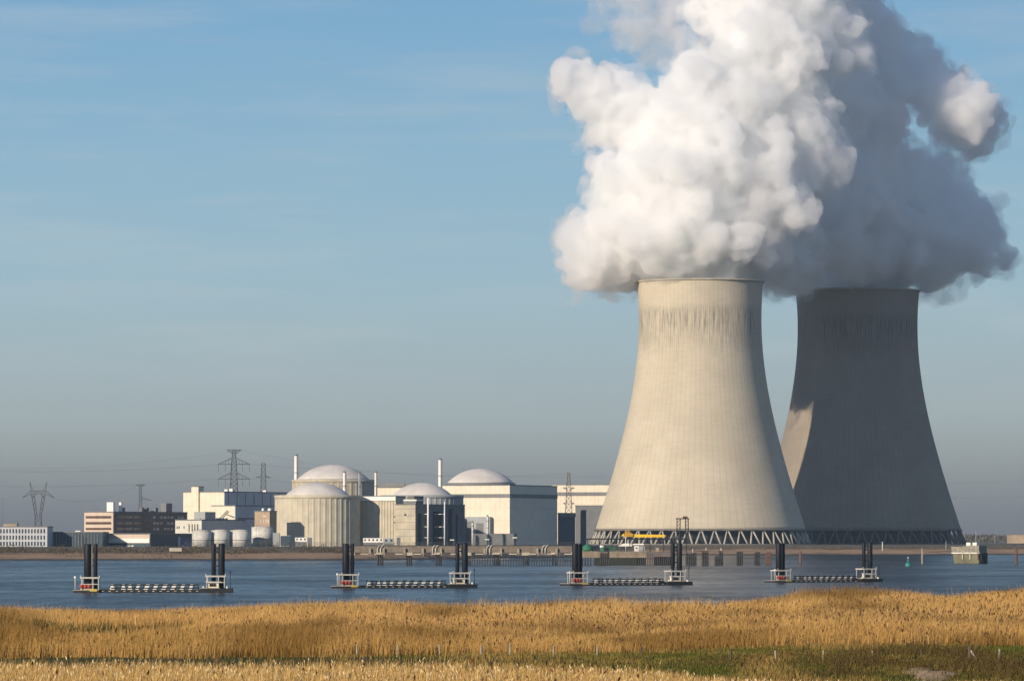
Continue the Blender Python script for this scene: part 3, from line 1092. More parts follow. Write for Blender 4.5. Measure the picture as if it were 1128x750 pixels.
A, B_ = Y1, Y2 - 15
blobs = [
    # column rising from the front tower, lower left billows
    (772, 312, 56, A), (735, 278, 42, A), (812, 282, 36, A + 10), (745, 300, 30, A + 12), (800, 302, 28, A + 12), (660, 272, 41, A - 5), (640, 262, 26, A - 15), (645, 290, 27, A), (685, 292, 34, A + 5),
    (700, 250, 46, A - 15), (740, 262, 50, A - 25), (785, 265, 50, A - 15), (828, 268, 40, A),
    (700, 205, 44, A - 5), (680, 200, 30, A - 15), (725, 205, 44, A - 20),
    (720, 240, 60, A + 55), (790, 215, 64, A + 60), (845, 262, 50, A + 55), (700, 272, 40, A + 45), (662, 272, 36, A + 35), (745, 285, 40, A + 60), (835, 170, 55, A + 70),
    # upper left puff
    (640, 96, 28, A + 10), (632, 85, 19, A + 5), (661, 100, 29, A + 15), (650, 116, 22, A + 10), (676, 134, 32, A + 20), (700, 130, 38, A + 10), (735, 140, 45, A),
    # central mass
    (775, 165, 60, A - 10), (765, 215, 56, A - 20), (825, 215, 60, A), (870, 160, 58, A + 20), (815, 112, 55, A + 10), (768, 88, 36, A - 5),
    (855, 70, 58, A + 30), (912, 45, 42, A + 60), (830, 38, 46, A + 20), (880, 5, 52, A + 60), (800, 8, 40, A + 35), (925, -10, 34, A + 155),
    (850, -40, 60, A + 60), (790, -35, 40, A + 50), (900, -60, 50, A + 90),
    # plume of the rear tower
    (945, 316, 55, B_ + 15), (912, 282, 40, B_ + 25), (985, 282, 37, B_ + 8), (975, 312, 28, B_ + 18), (900, 240, 60, B_ - 60), (950, 262, 55, B_ - 20), (868, 282, 38, B_ - 60), (935, 205, 52, B_ - 50),
    (995, 268, 48, B_), (1022, 294, 33, B_ + 20), (1042, 268, 40, B_ + 15), (1000, 228, 40, B_ + 5), (1048, 242, 30, B_ + 25), (1072, 274, 29, B_ + 25),
    (1094, 284, 19, B_ + 25), (1110, 279, 12, B_ + 20), (1016, 312, 18, B_ + 60),
    (955, 155, 36, B_ - 40), (932, 112, 46, B_ - 60), (960, 82, 36, B_ - 30),
    # drifting arm on the right, nearer than the rear plume and partly in the sun
    (945, 22, 34, A + 120), (962, 48, 34, A + 140), (985, 62, 33, A + 165), (1010, 82, 33, A + 165), (1035, 103, 31, A + 150), (1060, 122, 32, A + 125),
    (948, 75, 40, B_ - 40), (975, 95, 26, B_ - 20), (1082, 134, 25, A + 156), (1095, 124, 13, A + 152),
    (1075, 154, 24, A + 156), (1054, 146, 25, A + 160), (1090, 170, 10, A + 110), (968, 122, 32, B_ - 40),
    (985, 172, 25, B_ - 10), (1010, 186, 25, B_ + 5), (1032, 194, 24, B_ + 10), (1052, 216, 25, B_ + 15), (1068, 236, 26, B_ + 20), (1083, 252, 22, B_ + 20), (1040, 176, 14, B_ + 10),
]
st = build_steam('steam', blobs, 0.14, 1.5, 16, 6, 1.15, 5)
tag(st, 'white billowing steam rising from both cooling towers, grey on its shaded side', 'steam', kind='stuff')
veil_blobs = [(bx_, by_, br_ * 1.03 + 1.0, Yd) for bx_, by_, br_, Yd in blobs]
veil = build_steam('steam_veil', veil_blobs, 0.020, 2.0, 16, 4, 1.0, 15, torn=5.5)
veil.parent = st
wisps = [(700, 20, 32, A + 60), (730, 30, 34, A + 60), (755, 10, 36, A + 60), (715, -10, 40, A + 60), (690, -5, 26, A + 65), (765, 45, 28, A + 50), (680, 25, 16, A + 60),
         (1000, 30, 20, B_), (1030, 60, 20, B_ + 10), (1075, 95, 18, B_ + 20), (985, 15, 22, B_), (1060, 205, 18, B_ + 10), (1085, 240, 20, B_ + 20), (1000, 150, 22, B_ + 30)]
st2 = build_steam('thin_steam', wisps, 0.017, 2.6, 8, 3, 1.4, 6, torn=9.0)
tag(st2, 'thin grey steam drifting behind the white billows', 'steam', kind='stuff')


# ------------------------------------------------------------------ buildings
GZ = 6.2


class Block:
    """a box building turned so that one wall takes the sun and the other lies in shade"""

    def __init__(s, name, label, cat, xl, xc, xr, ytop, Y, m, yaw=30, depth=None, zb=GZ, roofm=None, par=0.5, root=None, wallname='wall'):
        s.Y, s.S, s.yaw = Y, Y / F, R(yaw)
        s.W = (xc - xl) * s.S / math.cos(s.yaw)
        s.D = depth if depth else (xr - xc) * s.S / math.sin(s.yaw)
        c_ = P(xc, 594, Y)
        s.zb = zb
        s.top = Z(ytop, Y) - zb
        s.root = thing(name, label, cat, (c_.x, Y, zb), -s.yaw)
        wl = MB().box(-s.W, 0, 0, s.D, -0.5, s.top)
        s.wall = wl.build(wallname, m, s.root)
        rf = MB()
        rf.box(-s.W - 0.15, 0.15, -0.15, 0.35, s.top + 0.003, s.top + par)
        rf.box(-s.W - 0.15, 0.15, s.D - 0.35, s.D + 0.15, s.top + 0.003, s.top + par)
        rf.box(-s.W - 0.15, -s.W + 0.35, 0.352, s.D - 0.352, s.top + 0.003, s.top + par)
        rf.box(-0.35, 0.15, 0.352, s.D - 0.352, s.top + 0.003, s.top + par)
        rf.box(-s.W + 0.352, -0.352, 0.352, s.D - 0.352, s.top + 0.003, s.top + 0.1)
        rf.build('roof', roofm or M_ROOF, s.root)

    def z(s, py):
        return Z(py, s.Y) - s.zb

    def fx(s, px):            # photo column -> distance along the sunlit wall
        return (px - 564) * s.S / math.cos(s.yaw) - s.root.location.x / math.cos(s.yaw)

    def ry(s, px):            # photo column -> distance along the shaded wall
        return ((px - 564) * s.S - s.root.location.x) / math.sin(s.yaw)

    def front(s, name, x0, x1, y0, y1, m, out=0.06, parent=None):
        return MB().box(s.fx(x0), s.fx(x1), -out, 0.3, s.z(y1), s.z(y0)).build(name, m, parent or s.root)

    def right(s, name, x0, x1, y0, y1, m, out=0.06, parent=None):
        return MB().box(-0.3, out, s.ry(x0), s.ry(x1), s.z(y1), s.z(y0)).build(name, m, parent or s.root)


# office block with three window rows
bk = Block('office_block', 'light grey office block with three rows of dark windows at the far western end', 'building', -40, 52, 60, 580.5, 2420, M_PANELG, yaw=6, depth=14)
for row in (582.5, 589.5, 596.3):
    for k in range(26):
        x0 = -38 + k * 3.45
        bk.front('window', x0, x0 + 1.7, row, row + 4.6, M_GLASS)
MB().box(bk.fx(2), bk.fx(17), 3, 8, bk.top + 0.12, bk.top + 1.6).build('roof_hut', M_TAN, bk.root)
MB().box(bk.fx(16), bk.fx(18), 2, 4, bk.top + 0.12, bk.top + 2.6).build('vent_stack', M_BAND, bk.root)

# blue-green warehouse
bk = Block('warehouse', 'low dark blue green warehouse between the pale office block and brown offices', 'building', 52.6, 113, 118, 586.5, 2432, M_TEAL, yaw=5, depth=18)
for k in range(16):
    x0 = 55 + k * 3.5
    bk.front('cladding_fin', x0, x0 + 0.8, 587.5, 603, M_DGREY, 0.3)
MB().box(bk.fx(82), bk.fx(88), 2, 5, bk.top + 0.12, bk.top + 1.0).build('skylight', M_WHITE, bk.root)
bk.front('door', 92, 96, 592, 603, M_GLASS, 0.1)

# brown office building
bk = Block('office_building', 'cream fronted office building with brown window bands and white roof stacks', 'building', 91, 125, 198, 564.2, 2560, mat('peach_concrete', (0.52, 0.42, 0.33), 0.8, 0.08), yaw=30)
for a_, b2 in ((568, 570.8), (574.6, 577.4), (581, 583.6)):
    bk.front('window', 93.2, 122.8, a_, b2, M_GLASSB)
bk.right('shaded_wall_skin', 125.3, 198, 564.3, 600, M_BROWN, 0.10)
for a_, b2 in ((568, 570.6), (574.6, 577.2), (581, 583.6)):
    for k in range(4):
        x0 = 128 + k * 8.5
        bk.right('window', x0, x0 + 7, a_, b2, M_GLASS, 0.16)
    for k in range(9):
        x0 = 164 + k * 3.5
        if (k * 7 + int(a_)) % 5:
            bk.right('window', x0, x0 + 2.4, a_, b2, M_BLIND, 0.16)
for x0, x1, yt, mm, nm in ((115.5, 123, 553, M_WHITE, 'lift_tower'), (131, 133.4, 553, M_WHITE, 'chimney'), (177, 184, 553.5, M_BAND, 'lift_tower')):
    u = bk.fx(x0) if x1 < 126 else None
    if u is not None:
        MB().box(bk.fx(x0), bk.fx(x1), 1.5, 3.2, bk.top + 0.12, bk.z(yt)).build(nm, mm, bk.root)
    else:
        v0 = bk.ry(x0)
        if nm == 'chimney':
            v0 = bk.ry(132.6)
        MB().box(-4 if nm == 'lift_tower' else -2.0, -0.6, v0 + 1, bk.ry(x1) if nm == 'lift_tower' else v0 + 2, bk.top + 0.12, bk.z(yt)).build(nm, mm, bk.root)
for x0 in (136, 155, 159.5, 168.5, 165):
    MB().box(-3, -1.2, bk.ry(x0), bk.ry(x0 + 2.4), bk.top + 0.12, bk.top + (2.6 if x0 != 165 else 1.0)).build('vent_stack', M_DGREY, bk.root)

# low long building in front of it
bk = Block('canteen_building', 'low cream building with a white fascia in front of the brown offices', 'building', 114, 165.5, 211, 588.3, 2440, mat('peach_concrete', (0.5, 0.4, 0.3)), yaw=24)
bk.front('fascia', 114, 165.3, 593.2, 597.6, M_WHITE, 0.5)
bk.front('glazing', 114.4, 165, 598.2, 605.5, M_TEAL, 0.12)
for k in range(9):
    x0 = 115 + k * 3.5 + (1.4 if k > 5 else 0)
    bk.front('window', x0, x0 + 2.5, 600.3, 603.2, M_BLIND, 0.2)
bk.right('shaded_wall_skin', 165.7, 211, 588.5, 606, M_TEAL, 0.1)
bk.right('gate', 194.5, 204.5, 592.5, 603, M_BLUE, 0.25)
bk.right('gate_frame', 192, 194.2, 591, 603, M_PANELG, 0.3)

# tall white process building
bk = Block('process_building', 'tall cream windowless process building with a square chimney block', 'building', 200, 247, 311, 542, 2640, M_CREAM, yaw=30)
bk.right('shaded_wall_skin', 247.2, 311, 542.2, 600, M_SHADEGREY, 0.1)
MB().box(bk.fx(211), bk.fx(219), -1.2, 4, -0.5, bk.z(536)).build('chimney_block', M_CREAM, bk.root)
MB().box(bk.fx(211) - 0.1, bk.fx(219) + 0.1, -1.3, 4.1, bk.z(536) + 0.003, bk.z(535.3)).build('chimney_cap', M_ROOF, bk.root)
for x0, hh_ in ((252, 1.6), (257, 2.0), (291, 1.4)):
    MB().box(-3, -1, bk.ry(x0), bk.ry(x0 + 1.5), bk.top + 0.12, bk.top + hh_).build('roof_vent', M_WHITE, bk.root)
for k in range(7):
    bk.right('downpipe', 251 + k * 8.6, 251.4 + k * 8.6, 543, 570, M_BAND, 0.3)
bk = Block('annex_building', 'cream stepped annex right of the tall process building, with pipework outside', 'building', 232, 259, 300, 557.3, 2590, M_CREAM, yaw=30)
bk.right('shaded_wall_skin', 259.2, 300, 557.5, 600, M_SHADEGREY, 0.1)
bk.right('window', 262, 284, 570.2, 571.6, M_GLASS, 0.2)
mb = MB()
for a_, b2 in (((243, 571), (249, 565)), ((249, 565), (252, 562)), ((250, 566), (258, 569)), ((244, 573), (258, 573))):
    mb.tube([(bk.fx(a_[0]), -1.2, bk.z(a_[1])), (bk.fx(b2[0]), -1.2, bk.z(b2[1]))], 0.28, 6)
mb.build('outside_stair', M_BAND, bk.root)
# low workshop with slit windows
bk = Block('workshop', 'low pale workshop with tall slit windows behind the white tanks', 'building', 192, 222, 266, 573, 2500, mat('pale_grey_render', (0.55, 0.52, 0.45), 0.8, 0.1), yaw=28)
bk.right('shaded_wall_skin', 222.2, 266, 573.2, 600, M_SHADEGREY, 0.1)
for x0 in (194, 196.2, 201.8):
    bk.front('window', x0, x0 + 1.1, 579.5, 582, M_GLASS)
for x0 in (207.5, 211, 214, 217.3):
    bk.front('window', x0, x0 + 1.2, 577, 586, M_GLASS)
for x0 in (234, 240, 246.5, 253, 258):
    bk.right('window', x0, x0 + 1.3, 576.5, 584, M_GLASS)
MB().box(bk.fx(209), bk.fx(221.5), 4, 14, bk.top + 0.12, bk.z(563.5)).build('plant_room', M_GREYC, bk.root)
for x0 in (226, 232, 245, 248, 251.5):
    MB().box(-6, -3, bk.ry(x0), bk.ry(x0 + 2), bk.top + 0.12, bk.top + 1.3).build('roof_vent', M_GREYC, bk.root)
# tan brick control house
bk = Block('control_house', 'small tan brick house with white roof tanks left of the ribbed reactor', 'building', 280, 297, 304, 563.5, 2470, M_TAN, yaw=25)
for x0 in (286.5, 289.5, 292.5, 295):
    bk.front('window', x0, x0 + 1.2, 571.8, 575, M_BLIND)
bk.front('window', 290, 293.5, 567.6, 569, M_BLIND)
for x0, rr in ((286.5, 0.7), (294, 1.0)):
    MB().lathe([(rr, bk.top + 0.12), (rr, bk.top + 1.4), (rr * 0.4, bk.top + 1.8)], 14, bk.fx(x0), 3.0).build('roof_tank', M_WHITE, bk.root)

# white storage tanks
tank_lab = ['streaked white storage tank, westernmost of the row by the blue gate', 'stained white storage tank behind the right-hand piles of the first pontoon',
            'white storage tank with a railing, third of the row', 'broad white storage tank with a banded wall beside the tan brick house']
for i, (xa, xb, yt, Yt) in enumerate(((211.5, 232, 585, 2400), (232.5, 252.5, 584.5, 2404), (253, 275, 584.5, 2408), (277, 301, 580.8, 2425))):
    c_ = P((xa + xb) / 2, 600, Yt)
    rr = (xb - xa) / 2 * Yt / F
    hz_ = Z(yt, Yt) - GZ
    t = thing('storage_tank', tank_lab[i], 'tank', (c_.x, Yt, GZ), 0, 'white storage tanks on the far bank')
    MB().lathe([(rr, -0.4), (rr, hz_)], 40).build('body', M_TANK, t)
    MB().lathe([(rr + 0.12, hz_ + 0.003), (rr + 0.12, hz_ + 0.15), (rr * 0.5, hz_ + 0.55), (0.1, hz_ + 0.7)], 40).build('lid', M_DOME, t)
    MB().lathe([(rr + 0.1, hz_ * 0.38), (rr + 0.1, hz_ * 0.42)], 40, caps=False).build('band', M_BAND, t)
    mb = MB()
    for k in range(18):
        a = 2 * PI * k / 18
        mb.tube([(rr * math.cos(a), rr * math.sin(a), hz_ + 0.1), (rr * math.cos(a), rr * math.sin(a), hz_ + 1.1)], 0.04, 4)
    mb.lathe([(rr - 0.04, hz_ + 1.06), (rr + 0.04, hz_ + 1.12)], 40, caps=False)
    mb.build('railing', M_GALV, t)


def ribbed_drum(rr, h, n, depth):
    """cylinder wall with shallow vertical ribs"""
    mb = MB()
    seg = n * 6
    vs, fs = [], []
    for j, z_ in enumerate((-0.5, h)):
        for k in range(seg):
            a = 2 * PI * k / seg
            q_ = rr + (depth if k % 6 == 0 or k % 6 == 1 else 0.0)
            vs.append((q_ * math.cos(a), q_ * math.sin(a), z_))
    for k in range(seg):
        fs.append((k, (k + 1) % seg, seg + (k + 1) % seg, seg + k))
    fs.append(tuple(seg + k for k in range(seg)))
    mb.add(vs, fs)
    return mb


def dome_prof(rb, h, z0, n=18):
    """spherical cap"""
    Rs = (rb * rb + h * h) / (2 * h)
    th = math.asin(min(1, rb / Rs))
    return [(max(0.02, Rs * math.sin(th * (1 - j / n))), z0 + Rs * math.cos(th * (1 - j / n)) - (Rs - h)) for j in range(n + 1)]


def reactor(label, cx, Y, rpx, ytop, drpx, ydome, ydbase, m, rim=True, ribs=40, band=None):
    S = Y / F
    c_ = P(cx, 594, Y)
    t = thing('domed_reactor', label, 'reactor building', (c_.x, Y, GZ), 0, 'domed reactor buildings')
    h = Z(ytop, Y) - GZ
    rr = rpx * S
    ribbed_drum(rr, h, ribs, 0.22).build('wall', m, t)
    MB().lathe([(rr + 0.3, h - 1.3), (rr + 0.45, h - 1.2), (rr + 0.45, h + 0.35), (rr - 0.4, h + 0.35), (rr - 0.4, h - 1.2)], 96, caps=False).build('parapet', m, t)
    zb_ = Z(ydbase, Y) - GZ
    hd = Z(ydome, Y) - GZ - zb_
    rd = drpx * S
    MB().lathe(dome_prof(rd, hd, zb_), 72, caps=True).build('dome', M_DOME, t)
    if rim:
        MB().lathe([(rd + 0.1, zb_ - 1.3), (rd + 1.0, zb_ - 1.2), (rd + 1.0, zb_ - 0.1), (rd + 0.1, zb_)], 72, caps=True).build('dome_rim', M_BAND, t)
    MB().box(-0.9, 0.9, -0.9, 0.9, zb_ + hd - 0.05, zb_ + hd + 0.25).build('dome_hatch', M_BAND, t)
    return t


reactor('ribbed cylindrical reactor with a white dome, nearest the tan brick house', 349.7, 2510, 46.6, 546.2, 37.2, 531.2, 547.4, M_RIBC, rim=False, ribs=46)
reactor('reactor with the tallest white dome, rising behind the ribbed cylinder', 367, 2720, 45, 529.0, 40.0, 511.5, 528.0, M_CONC, rim=True, ribs=40)
reactor('reactor with a grey dome behind the concrete block with pipes', 465, 2620, 45, 546.0, 34.5, 531.6, 547.0, M_GREYC, rim=False, ribs=46)

bk = Block('annex_building', 'cream annex between two reactors, half covered by the shadow of the ribbed drum', 'building', 390, 436, 446, 547, 2511, M_RIBC, yaw=18)
bk.front('fascia', 388, 436.2, 546.8, 551.2, M_WHITE, 0.7)
for k in range(6):
    bk.front('pilaster', 417 + k * 3.2, 417.5 + k * 3.2, 552, 600, M_CONC, 0.25)
bk.front('window', 434.0, 435.2, 568.4, 570, M_GLASS)
bk.front('window', 434.0, 435.2, 574.4, 576, M_GLASS)
bk = Block('turbine_hall', 'long white hall with a dark roof edge between the tallest and the grey dome', 'building', 408, 446, 470, 536.6, 2790, M_CREAM, yaw=18)
bk.front('roof_fascia', 408, 446, 531.6, 536.6, M_BAND, 0.8)

bk = Block('concrete_block', 'square concrete building with vertical pipes before the grey dome', 'building', 435, 457.5, 511, 556, 2498, M_CONC, yaw=30)
bk.right('shaded_wall_skin', 457.8, 511, 556.2, 601, M_DGREY, 0.1)  # shade of this side wall put into a darker colour
for x0, x1, mm in ((470.2, 472.6, M_WHITE), (488.6, 490.2, M_WHITE)):
    off = 3.2 if x0 < 480 else 6.4
    vy = bk.ry((x0 + x1) / 2 - off * math.cos(bk.yaw) / bk.S)
    mb = MB().tube([(off, vy, -0.4), (off, vy, bk.z(548 if x0 < 480 else 552))], (x1 - x0) * bk.S * 0.42, 10)
    for zq in (566, 580, 592):
        mb.bar((off, vy, bk.z(zq)), (0.1, vy, bk.z(zq)), 0.25)
    mb.build('riser_pipe', mm, bk.root)
for x0, x1, yt in ((460, 464, 565), (476, 486, 563), (493, 497, 560), (501, 503, 566)):
    bk.right('recess_panel', x0, x1, yt, 600, M_STEELD, 0.18)
bk.front('window', 445.4, 447.6, 565.6, 567.8, M_GLASS)
for k in range(5):
    bk.front('cast_joint', 435.2, 457.3, 560 + k * 7.5, 560.4 + k * 7.5, M_BAND, 0.05)
MB().box(bk.fx(442), bk.fx(456), 2, 9, bk.top + 0.12, bk.z(551.5)).build('plant_room', M_DGREY, bk.root)
MB().box(bk.fx(442.5), bk.fx(457), 1.6, 9.4, bk.z(551.5) + 0.003, bk.z(550)).build('canopy', M_WHITE, bk.root)
MB().box(-6, -2, bk.ry(460), bk.ry(470), bk.top + 0.12, bk.z(546)).build('plant_room', M_BROWN, bk.root)

# domed reactor on its big cream hall
bk = Block('reactor_hall', 'large cream reactor hall with a grey band and its own shallow dome', 'building', 483, 561.5, 615, 534.6, 2800, M_CREAM, yaw=22)
bk.front('wall_band', 483, 561.5, 543.8, 548.0, M_BAND, 0.12)
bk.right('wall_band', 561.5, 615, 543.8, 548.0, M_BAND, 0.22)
S_ = bk.S
dome_c = P(529.3, 594, 2834)
lx = (dome_c - bk.root.location)
ca_, sa_ = math.cos(bk.yaw), math.sin(bk.yaw)
dlx, dly = lx.x * ca_ - lx.y * sa_, lx.x * sa_ + lx.y * ca_
zb_ = bk.z(531.2)
rd = 37.4 * S_
MB().lathe([(rd + 0.9, bk.top - 0.4), (rd + 0.9, zb_ - 0.05), (rd, zb_)], 72, dlx, dly).build('dome_rim', M_BAND, bk.root)
MB().lathe(dome_prof(rd, bk.z(515) - zb_, zb_ + 0.01), 72, dlx, dly).build('dome', M_DOME, bk.root)
bk.front('shadow_box', 512, 542, 569, 602, M_GREYC, 3.5)  # added box, its grey stands in for a shadow cast on the wall
bk.front('shadow_panel', 515, 524, 574, 601, M_DGREY, 3.6)  # darker panels added to deepen the shadow box
bk.front('shadow_panel', 527, 535, 576, 601, M_DGREY, 3.6)
bk.front('plinth_louvre', 546, 560, 589, 596, M_DGREY, 0.3)
MB().tube([(bk.fx(514.0), -6, -0.4), (bk.fx(514.0), -6, bk.z(570))], 0.85, 10).build('downpipe', M_RIBC, bk.root)

bk = Block('machine_hall', 'cream machine hall with a grey band, running in behind the front cooling tower', 'building', 608, 720, 740, 534.0, 3470, M_CREAM, yaw=12, depth=40)
bk.front('wall_band', 608, 720, 541.8, 545.8, M_BAND, 0.2)
bk = Block('low_hall', 'grey low hall in front of the machine hall beside the front cooling tower', 'building', 634, 690, 700, 557, 3395, M_SHADEDARK, yaw=12, depth=20)
bk.right('shaded_wall_skin', 690.2, 700, 557.5, 600, M_GREYC, 0.1)
bk.front('wall_panel', 634, 651, 557.5, 600, M_SHADEDARK, 0.1)
bk = Block('switch_house', 'dark blue green switch house beside the reactor hall', 'building', 614.5, 616, 634, 565.5, 2880, M_TEAL, yaw=30)
bk.right('roof_fascia', 616.2, 634, 565.6, 569, M_DGREY, 0.4)
bk = Block('stair_tower', 'narrow dark stair tower left of the front cooling tower', 'building', 639.4, 640, 646, 562.5, 2860, M_TEAL, yaw=30)
bk = Block('pump_house', 'low dark pump house along the foot of the reactor hall', 'building', 520, 566, 640, 588.5, 2720, M_DGREY, yaw=8, depth=12)
bk.root.location.z -= 0.01


# chimneys
def chimney(label, px, ytop, ybase, Y, wpx, m=M_WHITE):
    c_ = P(px, 594, Y)
    zb_ = GZ
    h = Z(ytop, Y) - zb_
    rr = wpx / 2 * Y / F
    t = thing('vent_chimney', label, 'chimney', (c_.x, Y, zb_), 0, 'slender vent chimneys')
    MB().lathe([(rr * 1.08, -0.4), (rr, h)], 20).build('shaft', m, t)
    MB().lathe([(rr + 0.1, h - 0.7), (rr + 0.18, h - 0.6), (rr + 0.18, h + 0.1), (rr * 0.7, h + 0.1)], 20).build('cap', M_BAND, t)
    mb = MB()
    mb.box(rr, rr + 0.5, -0.3, 0.3, 2, h - 0.8)
    for fz in (0.58, 0.8):
        mb.lathe([(rr + 0.02, h * fz), (rr + 0.55, h * fz), (rr + 0.55, h * fz + 0.18), (rr + 0.02, h * fz + 0.18)], 16, caps=False)
    mb.build('ladder', M_BAND, t)


chimney('tall white vent chimney left of the tallest dome', 325.8, 500.5, 546, 2765, 3.6)
chimney('tall white vent chimney between the grey dome and the reactor hall dome', 484.6, 505, 546, 2745, 3.6)
chimney('short white stack before the right slope of the tallest dome', 379.2, 519, 546, 2640, 2.7)
chimney('dark stack between two white ones right of the tallest dome', 395.6, 519.5, 546, 2640, 2.0, M_GREYC)
chimney('short white stack standing over the cream annex roof', 413.6, 519, 546, 2640, 2.2)
chimney('slim white mast-like stack before the grey shadow box', 537, 567, 600, 2690, 1.3)
chimney('lowest slim white stack beside the hall downpipe', 520.3, 574, 600, 2690, 1.3)


# containers and cabins on the bank
def cabin(name, label, cat, x0, x1, y0, y1, Y, m, d=2.6, win=0):
    a_, b2 = P(x0, y1, Y), P(x1, y0, Y)
    t = thing(name, label, cat, (a_.x, Y, a_.z), 0)
    L_, H_ = b2.x - a_.x, b2.z - a_.z
    MB().box(0, L_, 0, d, 0, H_).build('body', m, t)
    MB().box(-0.1, L_ + 0.1, -0.1, d + 0.1, H_ + 0.003, H_ + 0.15).build('roof', M_PANELG, t)
    for k in range(win):
        u = L_ * (k + 0.3) / win
        MB().box(u, u + L_ * 0.4 / win, -0.05, 0.2, H_ * 0.4, H_ * 0.8).build('window', M_GLASS, t)
    MB().box(0.15, L_ - 0.15, 0.2, d - 0.2, GZ - 0.6 - a_.z, -0.003).build('plinth', M_BAND, t)
    return t


cabin('site_cabin', 'long white site cabin at the foot of the shaded annex', 'cabin', 400, 422, 592.5, 597.5, 2400, M_WHITE, 3, 5)
cabin('site_cabin', 'grey site cabin joined to the right end of the long white one', 'cabin', 422.6, 434, 592.8, 598.5, 2400, M_GREYC, 3, 2)
cabin('shipping_container', 'small dark container beside the grey site cabin', 'container', 437, 441, 591.8, 598.5, 2400, M_DGREY, 3)
cabin('site_cabin', 'white site cabin at the foot of the ribbed reactor', 'cabin', 325, 338, 592, 596.5, 2400, M_WHITE, 3, 3)
cabin('shipping_container', 'dark blue container between the tan house and the ribbed reactor', 'container', 309, 320, 590, 600.5, 2405, M_TEAL, 6)
cabin('shipping_container', 'grey container below the tan brick house', 'container', 300.5, 308, 587, 600, 2412, M_GREYC, 5)
cabin('shipping_container', 'dark container right of the white cabin under the ribbed reactor', 'container', 338.8, 343.5, 592, 600, 2400, M_DGREY, 3)
cabin('culvert_outlet', 'pale concrete outlet in the scrub below the blue gate', 'outlet', 186.5, 200, 603.6, 607, 2340, M_CONC, 3)

# security fence on the far bank crest
t = thing('security_fence', 'tall wire security fence along the far bank from the tanks to the reactor hall', 'fence', (0, 0, 0))
mb, wires = MB(), MB()
xs_ = np.arange(P(205, 0, 2375).x, P(640, 0, 2375).x, 3.0)
ptsf = []
for k, x_ in enumerate(xs_):
    yy = float(shore(x_)) + 104 if x_ < -40 else max(2382, float(shore(x_)) + 20)
    yy = min(yy, 2700)
    ptsf.append((float(x_), yy))
for k, (x_, yy) in enumerate(ptsf):
    z0 = float(bank(x_, yy))
    mb.box(x_ - 0.06, x_ + 0.06, yy - 0.06, yy + 0.06, z0 - 0.3, z0 + 2.6)
    if k:
        xp, yp = ptsf[k - 1]
        zp = float(bank(xp, yp))
        for hw in (0.3, 0.9, 1.5, 2.1, 2.5):
            wires.tube([(xp, yp, zp + hw), (x_, yy, z0 + hw)], 0.035, 4)
mb.build('fence_posts', M_GALV, t)['kind'] = 'stuff'
wires.build('wire_mesh', M_GALV, t)

# scrub on the far bank and the trees at the horizon
r = np.random.default_rng(51)
chunks = []
n = 26000
x = np.concatenate([r.uniform(-330, 30, int(n * 0.75)), r.uniform(30, 420, n - int(n * 0.75))])
d = r.normal(80, 9, n)
y = shore(x) + d
dens_ = fbm(x, y, 9, 16)
k = dens_ > np.where(x < -60, 0.42, 0.56)
x, y, dens_ = x[k], y[k], dens_[k]
n = len(x)
hmax = (0.5 + 3.4 * np.clip(dens_ - 0.42, 0, 0.35) * 2.6) * np.where(x < -60, 1, 0.5)
p = np.stack([x, y, bank(x, y) + r.uniform(0, 1, n) * hmax], 1)
chunks.append(tufts(p, r.uniform(0.4, 1.0, n), tint(n, (0.055, 0.05, 0.035), (0.12, 0.085, 0.05), r, 0.25), 52, 0.6))
n = 5200                                   # tongues of marsh grass running down the beach
x = r.uniform(-330, 20, n)
d = r.uniform(30, 75, n)
y = shore(x) + d
k = fbm(x, y * 0.6, 17, 27) > 0.57
x, y = x[k], y[k]
n = len(x)
p = np.stack([x, y, bank(x, y) + r.uniform(0, 0.8, n)], 1)
chunks.append(tufts(p, r.uniform(0.3, 0.8, n), tint(n, (0.07, 0.06, 0.04), (0.15, 0.11, 0.06), r, 0.25), 54, 0.6))
tag(pack('bank_scrub', chunks, M_LEAF), 'dark leafless scrub along the crest of the far bank', 'scrub', kind='stuff')
chunks = []
n = 46000
x = r.uniform(-900, 900, n)
y = r.uniform(5200, 6400, n)
hm = (3 + 8.5 * fbm(x, x * 0, 60, 17)) * (0.7 + 0.6 * fbm(x, y, 12, 18, 2))
p = np.stack([x, y, 6.0 + hm * np.sqrt(r.uniform(0, 1, n))], 1)
chunks.append(tufts(p, r.uniform(1.6, 4.2, n), tint(n, (0.05, 0.05, 0.04), (0.10, 0.085, 0.06), r, 0.2), 53, 0.8))
tag(pack('distant_wood', chunks, M_LEAF), 'bare distant wood along the horizon', 'wood', kind='stuff')


# ------------------------------------------------------------------ pylons and power lines
def lattice_mast(mb, pts, w, bays, th):
    """four-legged lattice between levels: pts [(z, half width)]"""
    lev = []
    for i in range(len(pts) - 1):
        (z0, h0), (z1, h1) = pts[i], pts[i + 1]
        nb = bays[i]
        for k in range(nb):
            lev.append((z0 + (z1 - z0) * k / nb, h0 + (h1 - h0) * k / nb))
    lev.append(pts[-1])
    for i in range(len(lev) - 1):
        (z0, h0), (z1, h1) = lev[i], lev[i + 1]
        cs0 = [(sx_ * h0, sy_ * h0, z0) for sx_, sy_ in ((-1, -1), (1, -1), (1, 1), (-1, 1))]
        cs1 = [(sx_ * h1, sy_ * h1, z1) for sx_, sy_ in ((-1, -1), (1, -1), (1, 1), (-1, 1))]
        for k in range(4):
            mb.bar(cs0[k], cs1[k], th)
            mb.bar(cs0[k], cs1[(k + 1) % 4], th * 0.6)
            mb.bar(cs0[(k + 1) % 4], cs1[k], th * 0.6)
            mb.bar(cs1[k], cs1[(k + 1) % 4], th * 0.6)


